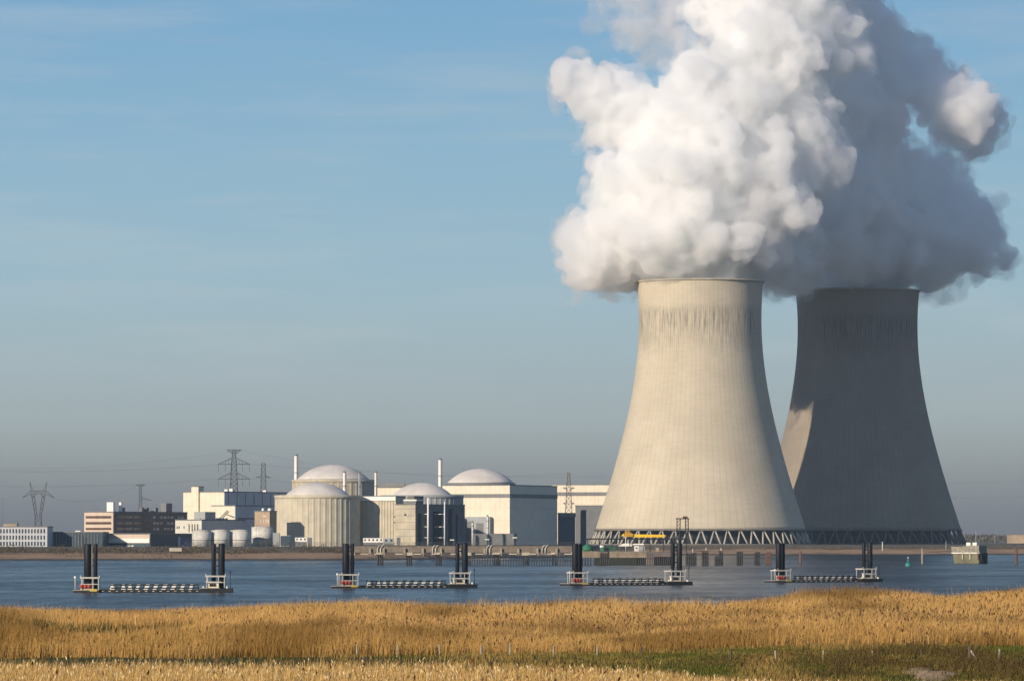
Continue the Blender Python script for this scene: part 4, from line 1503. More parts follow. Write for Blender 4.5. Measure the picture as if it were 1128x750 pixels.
def arm(mb, z, half, hw, rise, th):
    for s in (-1, 1):
        tip = (s * half, 0, z)
        for sy_ in (-1, 1):
            mb.bar((s * hw, sy_ * hw, z), tip, th)
            mb.bar((s * hw, sy_ * hw, z + rise), tip, th)
        nseg = 4
        for k in range(1, nseg):
            f = k / nseg
            mb.bar((s * (hw + (half - hw) * f), 0, z), (s * (hw + (half - hw) * (f - 0.12)), 0, z + rise * (1 - f)), th * 0.6)


def insul(mb, pts, ln, th=0.16):
    for p in pts:
        mb.tube([p, (p[0], p[1], p[2] - ln)], th, 5)


def pylon_at(px, Y, label, rz=0.0):
    c_ = P(px, 594, Y)
    return thing('power_pylon', label, 'pylon', (c_.x, Y, GZ), rz, 'lattice power pylons')


# big double-arm pylon
Yp = 3700.0
Sp = Yp / F
t = pylon_at(257.5, Yp, 'large dark lattice pylon with two wide crossarms behind the process building')
zt = lambda py, Y=Yp: Z(py, Y) - GZ
mb = MB()
lattice_mast(mb, [(0, 5.0), (zt(543), 2.7), (zt(512), 1.9), (zt(495), 0.9)], 1, [3, 6, 4], 0.34)
mb.build('mast', M_GALV, t)
for nm, yy, hf, rs in (('crossarm', 511.2, 17.5 * Sp, 4.5), ('crossarm', 527.4, 17.5 * Sp, 4.8), ('earth_wire_arm', 495.4, 8 * Sp, -3.0)):
    mb = MB()
    arm(mb, zt(yy), hf, 1.9 if nm == 'crossarm' else 0.9, rs, 0.32)
    mb.build(nm, M_GALV, t)
mb = MB()
insul(mb, [(s * 9.5 * Sp, 0, zt(yy)) for s in (-1, 1) for yy in (511.2, 527.4)] + [(s * 17 * Sp, 0, zt(yy)) for s in (-1, 1) for yy in (511.2, 527.4)], 5.5)
mb.build('insulators', M_GALV, t)
# slim pylon
Yp2 = 4400.0
t = pylon_at(290, Yp2, 'slim twin-legged pylon right of the large lattice pylon')
mb = MB()
lattice_mast(mb, [(0, 3.4), (Z(543, Yp2) - GZ, 2.4), (Z(510, Yp2) - GZ, 1.5)], 1, [3, 5], 0.34)
mb.build('mast', M_GALV, t)
mb = MB()
arm(mb, Z(525.8, Yp2) - GZ, 8.5 * Yp2 / F, 1.7, 1.4, 0.3)
mb.build('crossarm', M_GALV, t)
# far flat delta pylon at left
Yp3 = 4300.0
S3 = Yp3 / F
t = pylon_at(42, Yp3, 'flat-topped delta pylon with splayed arms at the western edge')
z3 = lambda py: Z(py, Yp3) - GZ
mb = MB()
lattice_mast(mb, [(0, 3.2), (z3(569), 2.6)], 1, [4], 0.34)
for s in (-1, 1):
    for sy_ in (-1.2, 1.2):
        mb.bar((s * 2.5, sy_, z3(569)), (s * 7.5 * S3, sy_, z3(545)), 0.34)
        mb.bar((s * 0.8, sy_, z3(569)), (s * 4.5 * S3, sy_, z3(545)), 0.3)
        nb = 4
        for k in range(nb):
            f0, f1 = k / nb, (k + 1) / nb
            xa = s * (2.5 + (7.5 * S3 - 2.5) * f0)
            xb = s * (0.8 + (4.5 * S3 - 0.8) * f1)
            mb.bar((xa, sy_, z3(569 - 24 * f0)), (xb, sy_, z3(569 - 24 * f1)), 0.2)
    mb.bar((s * 7.5 * S3, 0, z3(541)), (s * 9.5 * S3, 0, z3(530.5)), 0.4)
    mb.bar((s * 5.0 * S3, 0, z3(541)), (s * 9.5 * S3, 0, z3(530.5)), 0.24)
mb.build('mast', M_GALV, t)
mb = MB()
for yy in (540.5, 543.5):
    mb.bar((-9 * S3, 0, z3(yy)), (9 * S3, 0, z3(yy)), 0.42)
for k in range(12):
    xa = (-9 + 1.5 * k) * S3
    mb.bar((xa, 0, z3(540.5 if k % 2 else 543.5)), (xa + 1.5 * S3, 0, z3(543.5 if k % 2 else 540.5)), 0.22)
for s in (-1, 1):
    mb.bar((s * 9 * S3, 0, z3(541)), (s * 17.5 * S3, 0, z3(548)), 0.42)
    mb.bar((s * 9 * S3, 0, z3(544.5)), (s * 17.5 * S3, 0, z3(548)), 0.34)
    mb.bar((s * 3 * S3, 0, z3(544)), (s * 5.5 * S3, 0, z3(547)), 0.5)
    mb.bar((s * 8 * S3, 0, z3(544)), (s * 5.5 * S3, 0, z3(547)), 0.5)
mb.build('crossarm', M_GALV, t)
# small pylon behind the brown offices
Yp4 = 4600.0
t = pylon_at(154.5, Yp4, 'small narrow pylon behind the roof of the brown offices')
z4 = lambda py: Z(py, Yp4) - GZ
mb = MB()
lattice_mast(mb, [(0, 2.6), (z4(553), 1.2), (z4(533), 0.9)], 1, [3, 4], 0.24)
mb.build('mast', M_GALV, t)
mb = MB()
arm(mb, z4(534.0), 5.2 * Yp4 / F, 1.2, -1.4, 0.32)
mb.build('crossarm', M_GALV, t)
mb = MB()
mb.bar((0, 0, z4(549)), (13 * Yp4 / F, 0, z4(551)), 0.4)
mb.bar((0, 0, z4(546.5)), (10 * Yp4 / F, 0, z4(550)), 0.3)
mb.build('crossarm', M_GALV, t)
# pylon before the machine hall
Yp5 = 3230.0
t = pylon_at(626.5, Yp5, 'brown lattice pylon standing before the cream machine hall')
z5 = lambda py: Z(py, Yp5) - GZ
mb = MB()
lattice_mast(mb, [(0, 3.6), (z5(565), 2.1), (z5(533), 1.2), (z5(520.5), 0.7)], 1, [2, 5, 2], 0.32)
mb.build('mast', M_BROWN, t)
for yy, hf in ((537, 6.5), (554, 6.0)):
    mb = MB()
    arm(mb, z5(yy), hf * Yp5 / F, 1.3, -1.2, 0.26)
    mb.build('crossarm', M_BROWN, t)
# radio mast at the edge
c_ = P(3, 594, 3000)
mb = MB().tube([(0, 0, -0.3), (0, 0, Z(548, 3000) - GZ)], 0.22, 6, 0.12)
o = mb.build('radio_mast', M_GALV)
o.location = (c_.x, 3000, GZ)
tag(o, 'thin radio mast behind the pale office block', 'mast')


def line_wire(label, a, b, sag, th=0.05):
    a, b = Vector(a), Vector(b)
    pts = []
    for k in range(25):
        f = k / 24
        p = a.lerp(b, f)
        p.z -= sag * 4 * f * (1 - f)
        pts.append(p)
    o = MB().tube(pts, th, 5).build('power_line', M_GALV)
    tag(o, label, 'power line', 'power lines strung between the pylons')


line_wire('upper power line running west from the large pylon', P(-60, 517.5, 3500), P(240, 511.5, Yp), 3)
line_wire('second power line running west from the large pylon', P(-60, 534, 3500), P(240, 527.6, Yp), 3)
line_wire('upper power line from the large pylon toward the tall vent chimney', P(275, 511.3, Yp), P(700, 524, 4400), 4)
line_wire('lower power line from the large pylon toward the reactors', P(275, 527.6, Yp), P(700, 541, 4400), 4)
line_wire('highest faint power line across the sky at the western edge', P(-60, 514.5, 3900), P(270, 494.9, Yp), 6)
line_wire('power line passing from the large pylon top to the machine hall pylon', P(265, 495, Yp), P(627, 521, Yp5), 9)
line_wire('faint high power line east of the shaded tower', P(1000, 532, 4300), P(1240, 518, 3900), 3)
line_wire('faint low power line east of the shaded tower', P(1000, 548, 4300), P(1240, 537, 3900), 3)
line_wire('power line from the flat delta pylon to the small pylon', P(57, 548, Yp3), P(150, 535, Yp4), 8)

# far-away things at the eastern horizon
c_ = P(1119, 594, 4600)
t = thing('far_warehouse', 'brown box-shaped warehouse on the eastern horizon', 'building', (c_.x, 4600, GZ))
Sw = 4600 / F
MB().box(-5 * Sw, 60, 0, 40, -0.4, Z(588.8, 4600) - GZ).build('wall', M_TAN, t)
MB().box(-5 * Sw - 0.4, 60.4, -0.4, 40.4, Z(588.8, 4600) - GZ + 0.003, Z(588.2, 4600) - GZ).build('roof', M_ROOF, t)
for x_, yt, lab in ((1062, 586.5, 'short lamp mast just right of the shaded tower foot'), (1075, 584, 'dark mast on the horizon behind the concrete islet'),
                    (1096, 588, 'thin pale mast on the horizon near the brown warehouse'), (1042, 590, 'low white lamp mast before the shaded tower foot'),
                    (972, 589.5, 'white lamp mast before the middle of the shaded tower')):
    Ym = 3120 if x_ < 1062 else 4000
    c_ = P(x_, 594, Ym)
    o = MB().tube([(0, 0, -0.3), (0, 0, Z(yt, Ym) - GZ)], 0.3, 6, 0.2).build('lamp_mast', M_GREYC if x_ != 972 else M_WHITE)
    o.location = (c_.x, Ym, float(bank(c_.x, Ym)))
    tag(o, lab, 'mast', 'masts along the far bank')

# ------------------------------------------------------------------ jetty
YJ = 1866.0
SJ = YJ / F
jx = lambda px: (px - 564) * SJ
jz = lambda py: Z(py, YJ)
t = thing('pipe_jetty', 'long concrete pipe jetty on pile bents in front of the reactors', 'jetty', (0, YJ, 0))
mb = MB()
mb.lathe([(0, 0)], 3) if False else None
deck = MB().box(jx(383), jx(637), -1.6, 2.2, jz(608.2), jz(601.0))
deck.build('deck_beam', M_INSUL, t)
MB().box(jx(383), jx(637), -1.75, 2.3, jz(601.0) + 0.003, jz(600.3)).build('deck_slab', M_TIMBER, t)
mb = MB()
for k in range(86):
    x_ = jx(384 + k * 2.95)
    mb.box(x_ - 0.03, x_ + 0.03, -1.55, -1.48, jz(600.3), jz(600.3) + 1.1)
for hh_ in (0.55, 1.08):
    mb.box(jx(383), jx(637), -1.54, -1.49, jz(600.3) + hh_, jz(600.3) + hh_ + 0.05)
mb.build('handrail', M_GALV, t)
for i, bxp in enumerate((387, 419, 450.5, 483, 515, 547, 579, 611, 633)):
    mb = MB()
    for dx_ in (-2.6, 0.2, 2.6):
        mb.tube([(jx(bxp + dx_), -1.0 + 0.5 * dx_ * 0.2, -3), (jx(bxp + dx_ * 0.85), -0.6, jz(610))], 0.24, 8)
        mb.tube([(jx(bxp + dx_ + 0.8), 2.0, -3), (jx(bxp + dx_ * 0.85), 1.6, jz(610))], 0.24, 8)
    bent = mb.build('pile_bent', M_TIMBER, t)
    MB().box(jx(bxp - 4.2), jx(bxp + 4.2), -2.1, 2.6, jz(611.6), jz(608.3)).build('pile_cap', M_CONC, bent)
for i, bxp in enumerate((398, 413, 436, 456, 476, 497, 524, 542, 561, 582, 603, 622)):
    MB().box(jx(bxp - 0.5), jx(bxp + 8.5), -3.2, -1.9, jz(610.6), jz(609.3)).build('walkway_bracket', M_CONC, t)
    MB().box(jx(bxp + 8.6), jx(bxp + 11.0), -2.6, -1.8, jz(611.8), jz(603.6)).build('bracket_post', M_WOOD, t)
for bxp in (416, 476.5, 536, 597):
    mb = MB()
    for dx_ in (0, 3.4):
        x_ = jx(bxp + dx_)
        mb.tube([(x_, -2.2, jz(611)), (x_, -2.2, jz(604)), (x_ + 0.25, -2.2, jz(602)), (x_ + 0.9, -2.0, jz(600.6)), (x_ + 1.3, -1.6, jz(600.4))], 0.17, 8)
    mb.build('gooseneck_pipe', M_TANK, t)
t = thing('fender_row', 'row of closely set timber fender piles under the jetty', 'fender row', (0, YJ - 5, 0))
for k in range(42):
    px_ = 520 + k * 2.85
    if abs(px_ - 547) < 1.5:
        continue
    x_ = (px_ - 564) * (YJ - 5) / F
    MB().tube([(x_, 0, -2), (x_ + random.uniform(-.08, .08), 0.2, Z(611.2, YJ - 5) + random.uniform(-.2, .15))], 0.19, 7).build('fender_pile', M_TIMBER, t)
MB().box((519 - 564) * SJ, (637.5 - 564) * SJ, 0.15, 0.55, jz(617.2), jz(616.4)).build('waling', M_TIMBER, t)
lampx = ((538.5, 594.5), (569, 592.5), (500, 595))
for (px_, pt), lab in zip(lampx, ('jetty lamp post with a white lamp head before the reactor hall', 'jetty lamp post with a slim arm below the grey hall wall', 'short lamp post on the jetty right of the dark pile pair')):
    t = thing('jetty_lamp', lab, 'lamp post', (jx(px_), YJ + 1.5, jz(600.3)), 0, 'lamp posts on the jetty')
    hh_ = jz(pt) - jz(600.3)
    MB().tube([(0, 0, -0.3), (0, 0, hh_)], 0.09, 6).build('pole', M_GALV, t)
    MB().box(-1.5, 0.1, -0.15, 0.15, hh_, hh_ + 0.35).build('lamp_head', M_WHITE, t)

# ------------------------------------------------------------------ dock platform
t = thing('dock_platform', 'concrete dock platform with an algae covered sheet pile wall', 'dock', (0, YJ, 0))
MB().box(jx(637.6), jx(712), -1.5, 14, jz(614), jz(607)).build('deck', mat('stained_dock_concrete', (0.24, 0.19, 0.135), 0.9, 0.25, streak=0.6, scale=0.6), t)
MB().box(jx(712.2), jx(742), -1.3, 12, jz(613), jz(607.4)).build('deck', M_BROWN, t)
mb = MB()
for k in range(31):
    x_ = jx(654 + k * 1.55)
    mb.box(x_, x_ + SJ * 0.78, -1.2 - (0.25 if k % 2 else 0), 0, -3, jz(614) - 0.003)
mb.box(jx(654), jx(703), 0.003, 0.4, -3, jz(614) - 0.003)
mb.build('sheet_pile_wall', M_GREENWALL, t)
mb = MB()
for k in range(19):
    x_ = jx(703.5 + k * 2.1)
    mb.tube([(x_, -0.9, -3), (x_, -0.9, jz(613) if k > 4 else jz(614))], 0.26, 7)
mb.build('pile_row', M_TIMBER, t)
MB().box(jx(703), jx(742), 1.0, 2.0, -3, jz(613) - 0.003).build('back_wall', M_STEELD, t)
mb = MB()
for k in range(5):
    mb.tube([(jx(638.5 + k * 3.0), -0.8, -3), (jx(638.5 + k * 3.0), -0.8, jz(614))], 0.24, 7)
mb.build('pile_row', M_TIMBER, t)
mb = MB()
for k in range(30):
    x_ = jx(655 + k * 2.4)
    mb.box(x_ - 0.03, x_ + 0.03, -1.3, -1.24, jz(607), jz(607) + 1.1)
mb.box(jx(655), jx(725), -1.3, -1.25, jz(607) + 1.06, jz(607) + 1.1)
mb.box(jx(655), jx(725), -1.3, -1.25, jz(607) + 0.5, jz(607) + 0.54)
mb.build('handrail', M_GALV, t)

t = thing('service_trestle', 'dark steel trestle deck carrying the yellow crane', 'trestle', (0, YJ + 8, 0))
YT = YJ + 8
tx = lambda px: (px - 564) * YT / F
tz = lambda py: Z(py, YT)
MB().box(tx(645), tx(757), -2, 2, tz(594.2), tz(592.6)).build('deck', M_STEELD, t)
for px_ in (647, 660, 674, 688, 702, 716, 731, 743, 756):
    mb = MB()
    mb.box(tx(px_) - 0.12, tx(px_) + 0.12, -1.6, -1.36, 2.0 if px_ < 742 else -3, tz(594.2) - 0.003)
    mb.box(tx(px_) - 0.12, tx(px_) + 0.12, 1.36, 1.6, 2.0 if px_ < 742 else -3, tz(594.2) - 0.003)
    mb.build('post', M_STEELD, t)

t = thing('crane', 'yellow crane with its lattice boom lowered level on the trestle', 'crane', (tx(690), YT, tz(592.6)))
ox, oz = tx(690), tz(592.6)
bxm = MB()
x0, x1 = tx(696) - ox, tx(732.5) - ox
z0, z1 = tz(591.6) - oz, tz(588.2) - oz
bxm.prism([(x0, z0), (x1 - 0.3, z0 + 0.05), (x1, z0 + 0.3), (x1, z1 - 0.25), (x0, z1)], -0.55, 0.55)
bxm.build('boom', M_YELLOW, t)
mb = MB()
for k in range(12):
    xx = x0 + (x1 - x0) * (k + 0.5) / 12
    mb.box(xx - 0.06, xx + 0.06, -0.62, 0.62, z0 + 0.06, z1 - 0.06)
mb.build('boom_stiffener', M_YELLOW, t)
MB().prism([(tx(687.4) - ox, 0.55), (tx(697) - ox, 0.55), (tx(697.4) - ox, tz(588) - oz), (tx(694) - ox, tz(586) - oz), (tx(688) - ox, tz(586.4) - oz)], -1.1, 1.1).build('turret', mat('dark_yellow_paint', (0.45, 0.24, 0.03), 0.5), t)
MB().prism([(tx(688.4) - ox, tz(586.2) - oz), (tx(693.4) - ox, tz(585.8) - oz), (tx(692.8) - ox, tz(584.2) - oz), (tx(688.8) - ox, tz(583.9) - oz)], -0.8, 0.8).build('cab', M_YELLOW, t)
MB().box(tx(689) - ox, tx(692.4) - ox, -0.86, -0.5, tz(585.8) - oz, tz(584.6) - oz).build('cab_window', M_GLASS, t)
MB().prism([(tx(684.6) - ox, 0.8), (tx(687.2) - ox, 0.8), (tx(687.2) - ox, tz(587.2) - oz), (tx(685.2) - ox, tz(588.8) - oz)], -0.9, 0.9).build('counterweight', M_YELLOW, t)
MB().lathe([(1.5, 0.003), (1.5, 0.3), (1.1, 0.32), (1.1, 0.548)], 24, tx(691) - ox, 0).build('slewing_ring', M_STEELD, t)

t = thing('portal_frame', 'dark open portal frame with a small box on top beside the crane', 'frame', (tx(751.5), YT, tz(592.6)))
ox, oz = tx(751.5), tz(592.6)
mb = MB()
for px_ in (745.2, 748.6, 755.4, 758.3):
    for yy in (-1.2, 1.2):
        mb.bar((tx(px_) - ox, yy, 0.003), (tx(px_ + (0.6 if px_ < 750 else -0.4)) - ox, yy, tz(571.5) - oz), 0.2)
for a_, b2 in ((745.4, 748.9), (755.0, 758.1)):
    for k in range(5):
        za, zb2 = tz(592 - k * 4) - oz, tz(588 - k * 4) - oz
        mb.bar((tx(a_) - ox, -1.2, za), (tx(b2) - ox, -1.2, zb2), 0.1)
mb.build('leg_frame', M_TIMBER, t)
MB().box(tx(744.5) - ox, tx(759) - ox, -1.4, 1.4, tz(571.6) - oz, tz(570.5) - oz).build('top_beam', M_STEELD, t)
MB().box(tx(752) - ox, tx(757.4) - ox, -0.9, 0.9, tz(570.5) - oz + 0.003, tz(568.4) - oz).build('hoist_box', M_RUST, t)

c_ = jx(646.5)
t = thing('tarpaulin_heap', 'bright green tarpaulin covered load at the left end of the dock', 'covered load', (c_, YJ + 1, jz(607)))
hw_ = 6.3 * SJ
prof = [(hw_ * (1 - 0.0), 0.003), (hw_ * 1.02, 0.9), (hw_ * 0.82, 1.9), (hw_ * 0.45, 2.45), (0.05, 2.55)]
mb = MB().lathe(prof, 18)
vs2 = []
for (x_, y_, z_) in mb.v:
    k_ = 1 + 0.16 * math.sin(3.1 * x_ + 2.3 * z_) * math.cos(2.7 * y_)
    vs2.append((x_ * k_, y_ * 0.7, z_ * (1 + 0.08 * math.sin(2 * x_ + 1))))
mb.v = vs2
mb.build('cover', M_GREEN, t)
MB().box(-hw_ * 0.9, hw_ * 0.9, -1.2, 1.2, 0.001, 0.12).build('pallet', M_WOOD, t)
t = thing('canopy', 'white peaked canopy roof on posts over the dock, left of the kiosk', 'canopy', (jx(689), YJ + 3, jz(607)))
MB().prism([(-7.6 * SJ, 1.9), (7 * SJ, 1.9), (7 * SJ, 2.5), (3 * SJ, 3.0), (-2.5 * SJ, 2.9), (-7.6 * SJ, 2.05)], -1.6, 1.6).build('roof', M_WHITE, t)
for s in (-6.4, 0, 6.2):
    MB().tube([(s * SJ, -1.4, 0), (s * SJ, -1.4, 1.9)], 0.07, 6).build('post', M_GALV, t)
    MB().tube([(s * SJ, 1.4, 0), (s * SJ, 1.4, 1.9)], 0.07, 6).build('post', M_GALV, t)
t = thing('kiosk', 'small white kiosk with a dark window under a flat white canopy', 'kiosk', (jx(701), YJ + 1, jz(607)))
MB().box(-2.4 * SJ, 2.6 * SJ, -0.9, 0.9, 0, 2.0).build('body', M_WHITE, t)
MB().box(-1.0 * SJ, 1.2 * SJ, -0.95, -0.5, 1.0, 1.5).build('window', M_GLASS, t)
MB().box(2.62 * SJ, 9 * SJ, -0.8, 0.9, 0, 1.95).build('side_room', M_GREYC, t)
MB().box(-4.0 * SJ, 8.0 * SJ, -1.2, 1.2, 2.35, 2.85).build('canopy', M_WHITE, t)
for s in (-3.2, 7.4):
    MB().tube([(s * SJ, -1.0, 0), (s * SJ, -1.0, 2.35)], 0.06, 6).build('post', M_GALV, t)
t = thing('equipment_box', 'small tan equipment box on the dark end of the dock', 'box', (jx(724), YJ + 1, jz(607.4)))
MB().box(-1.8 * SJ, 1.8 * SJ, -0.6, 0.6, 0, 1.35).build('body', M_TAN, t)
MB().box(-0.8 * SJ, 0.8 * SJ, -0.66, -0.4, 0.4, 1.0).build('door', M_BLIND, t)
MB().box(-2.0 * SJ, 2.0 * SJ, -0.7, 0.7, 1.353, 1.5).build('lid', M_GREYC, t)
t = thing('liferaft_canister', 'white canister on a stand between the green load and the canopy', 'canister', (jx(663), YJ + 2, jz(607)))
MB().tube([(-0.75, 0, 1.75), (0.75, 0, 1.75)], 0.45, 12).build('drum', M_WHITE, t)
MB().box(-0.7, 0.7, -0.3, 0.3, 0, 1.31).build('stand', M_GREEN, t)
t = thing('skip', 'dark green waste skip behind the white canister', 'skip', (jx(672), YJ + 5, jz(607)))
MB().prism([(-1.9, 0.2), (1.9, 0.2), (2.3, 1.5), (-2.3, 1.5)], -0.9, 0.9).build('body', mat('dark_green_paint', (0.02, 0.08, 0.04), 0.5), t)
MB().box(-2.35, 2.35, -0.95, 0.95, 1.503, 1.6).build('rim', M_GREEN, t)
t = thing('light_pole', 'white light pole rising beside the canopy to the trestle', 'pole', (jx(689), YJ - 0.5, jz(607)))
MB().tube([(0, 0, 0), (0, 0, jz(592) - jz(607))], 0.13, 7).build('shaft', M_WHITE, t)
MB().box(-0.5, 0.5, -0.2, 0.2, jz(592) - jz(607), jz(591.4) - jz(607)).build('lamp_head', M_WHITE, t)


# ------------------------------------------------------------------ mooring dolphins
def mooring(label, px, wpx, ytop, ybase, mt, nx, cap=False, post=None):
    Y = CAMZ * F / (ybase - 594)
    S = Y / F
    t = thing('mooring_dolphin', label, 'mooring dolphin', ((px - 564) * S, Y, 0), 0, 'mooring dolphins and piles along the far bank')
    top = Z(ytop, Y)
    w_ = wpx * S
    rr = w_ / nx / 2
    for k in range(nx):
        x_ = -w_ / 2 + rr + 2 * rr * k
        MB().tube([(x_ * 1.06, -0.4, -3), (x_, 0, top + random.uniform(-0.2, 0.2))], rr * 0.96, 8).build('pile', mt, t)
        MB().tube([(x_ * 1.06, 1.4, -3), (x_, 0.9, top - random.uniform(0.0, 0.4))], rr * 0.9, 8).build('pile', mt, t)
    MB().box(-w_ / 2 - 0.05, w_ / 2 + 0.05, -0.5 - rr, -0.1 - rr, top * 0.62, top * 0.70).build('waling', mt, t)
    if cap:
        MB().box(-w_ / 2 - 0.1, w_ / 2 + 0.1, -0.7, 1.5, top + 0.21, top + 0.5).build('cap', mt, t)
    if post:
        MB().tube([(post * S, 0.3, top), (post * S, 0.3, top + 1.6)], 0.12, 6).build('post', M_WHITE, t)
    return t


mooring('broad dark fender pier in front of the dock wall', 666, 10.5, 608.5, 622.3, M_TIMBER, 5, True)
mooring('brown fender piles before the dark end of the dock', 716, 9, 609.5, 622.3, M_BROWN, 5)
mooring('dark two-stepped mooring dolphin right of the portal frame', 761, 12, 609, 622.3, M_TIMBER, 5, False, 2.0)
mooring('dark square mooring dolphin with a small white post', 776.5, 7.5, 607.8, 622.3, M_TIMBER, 3, True, 1.0)
mooring('dark mooring dolphin carrying a white beacon', 791, 8, 612, 622.3, M_TIMBER, 4)
mooring('taller dark mooring dolphin topped by a white navigation beacon', 794, 4.6, 608, 622.2, M_TIMBER, 2, True, 0.2)
mooring('mooring dolphin of three dark piles under the tower columns', 814.6, 7, 607.5, 622.2, M_TIMBER, 3)
mooring('mooring dolphin of weathered piles left of the last pontoon', 833.8, 6, 608, 622.0, M_TIMBER, 3)
mooring('reddish mooring dolphin just left of the last pontoon piles', 846, 6, 608, 622.0, M_RUST, 3)
mooring('single rusty pile with a pale top between the last pontoon towers', 881.3, 2.6, 607.5, 622, M_RUST, 1, False)
mooring('thin pale marker pile left of the concrete islet', 1015.5, 1.8, 604, 621, M_WOOD, 1, False)
mooring('thick rusty pile at the eastern edge of the river', 1119, 3.0, 603.5, 621, M_RUST, 1, False)

# concrete islet / old caisson
Yb = CAMZ * F / (620.2 - 594)
Sb = Yb / F
t = thing('concrete_islet', 'weathered concrete islet with a cream upper deck and two white boxes', 'islet', ((1078 - 564) * Sb, Yb, 0), R(-28))
zb_ = lambda py: Z(py, Yb)
w1, d1 = 27.5 * Sb / math.cos(R(28)), 10 * Sb / math.sin(R(28))
MB().prism([(-w1 + 0.8, -2), (0, -2), (0, zb_(609.4)), (-w1, zb_(609.4))], 0, d1).build('hull', M_OLIVE, t)
MB().box(-w1 - 0.5, 0.25, -0.35, d1 + 0.3, zb_(609.4) + 0.003, zb_(608.4)).build('deck_edge', M_WHITE, t)
MB().prism([(-w1 - 0.8, zb_(601.6)), (-w1 - 0.3, zb_(608.4) + 0.003), (0.1, zb_(608.4) + 0.003), (0.1, zb_(600.6)), (-w1 * 0.3, zb_(600.4)), (-w1 * 0.8, zb_(602.0))][::-1] if False else
           [(-w1 - 0.3, zb_(608.4) + 0.003), (0.1, zb_(608.4) + 0.003), (0.1, zb_(600.6)), (-w1 * 0.3, zb_(600.6)), (-w1 * 0.85, zb_(602.2)), (-w1 - 0.8, zb_(601.6))], -0.2, d1).build('upper_deck', mat('stained_concrete', (0.25, 0.23, 0.175), 0.9, 0.3, streak=0.6, scale=0.7), t)
for u in (0.42, 0.18):
    MB().box(-w1 * u - 1.0, -w1 * u + 0.8, 0.6, 2.4, zb_(601.2), zb_(597.4)).build('white_box', M_WHITE, t)
for u in (0.02, 0.32, 0.6):
    MB().box(-w1 * u - 0.3, -w1 * u + 0.15, -0.6, -0.36, zb_(616), zb_(608.2)).build('ladder', M_RUST if u < 0.1 else M_CONC, t)
for k in range(4):
    MB().tube([(0.6, d1 * (k + 0.4) / 4, -2), (0.6, d1 * (k + 0.4) / 4, zb_(608.5))], 0.35, 8).build('fender_pile', M_PILE, t)
mb = MB()
for k in range(11):
    u = -w1 + (w1 + 0.1) * k / 10
    mb.box(u - 0.04, u + 0.04, -0.12, -0.04, zb_(601.5), zb_(599))
mb.build('handrail', M_GALV, t)

# green buoy
Yb = CAMZ * F / (623.6 - 594)
Sb = Yb / F
t = thing('buoy', 'green conical navigation buoy floating before the shaded tower', 'buoy', ((1000 - 564) * Sb, Yb, 0))
MB().lathe([(0.5, -0.8), (1.0, -0.3), (1.08, 0.25), (1.0, 0.95), (0.7, 1.25)], 24).build('float', M_BUOY, t)
MB().lathe([(0.55, 1.253), (0.28, 2.3), (0.16, 2.9)], 16).build('cone', M_BUOY, t)
MB().lathe([(0.16, 2.903), (0.22, 2.95), (0.22, 3.25), (0.06, 3.35)], 12).build('lamp', M_WHITE, t)


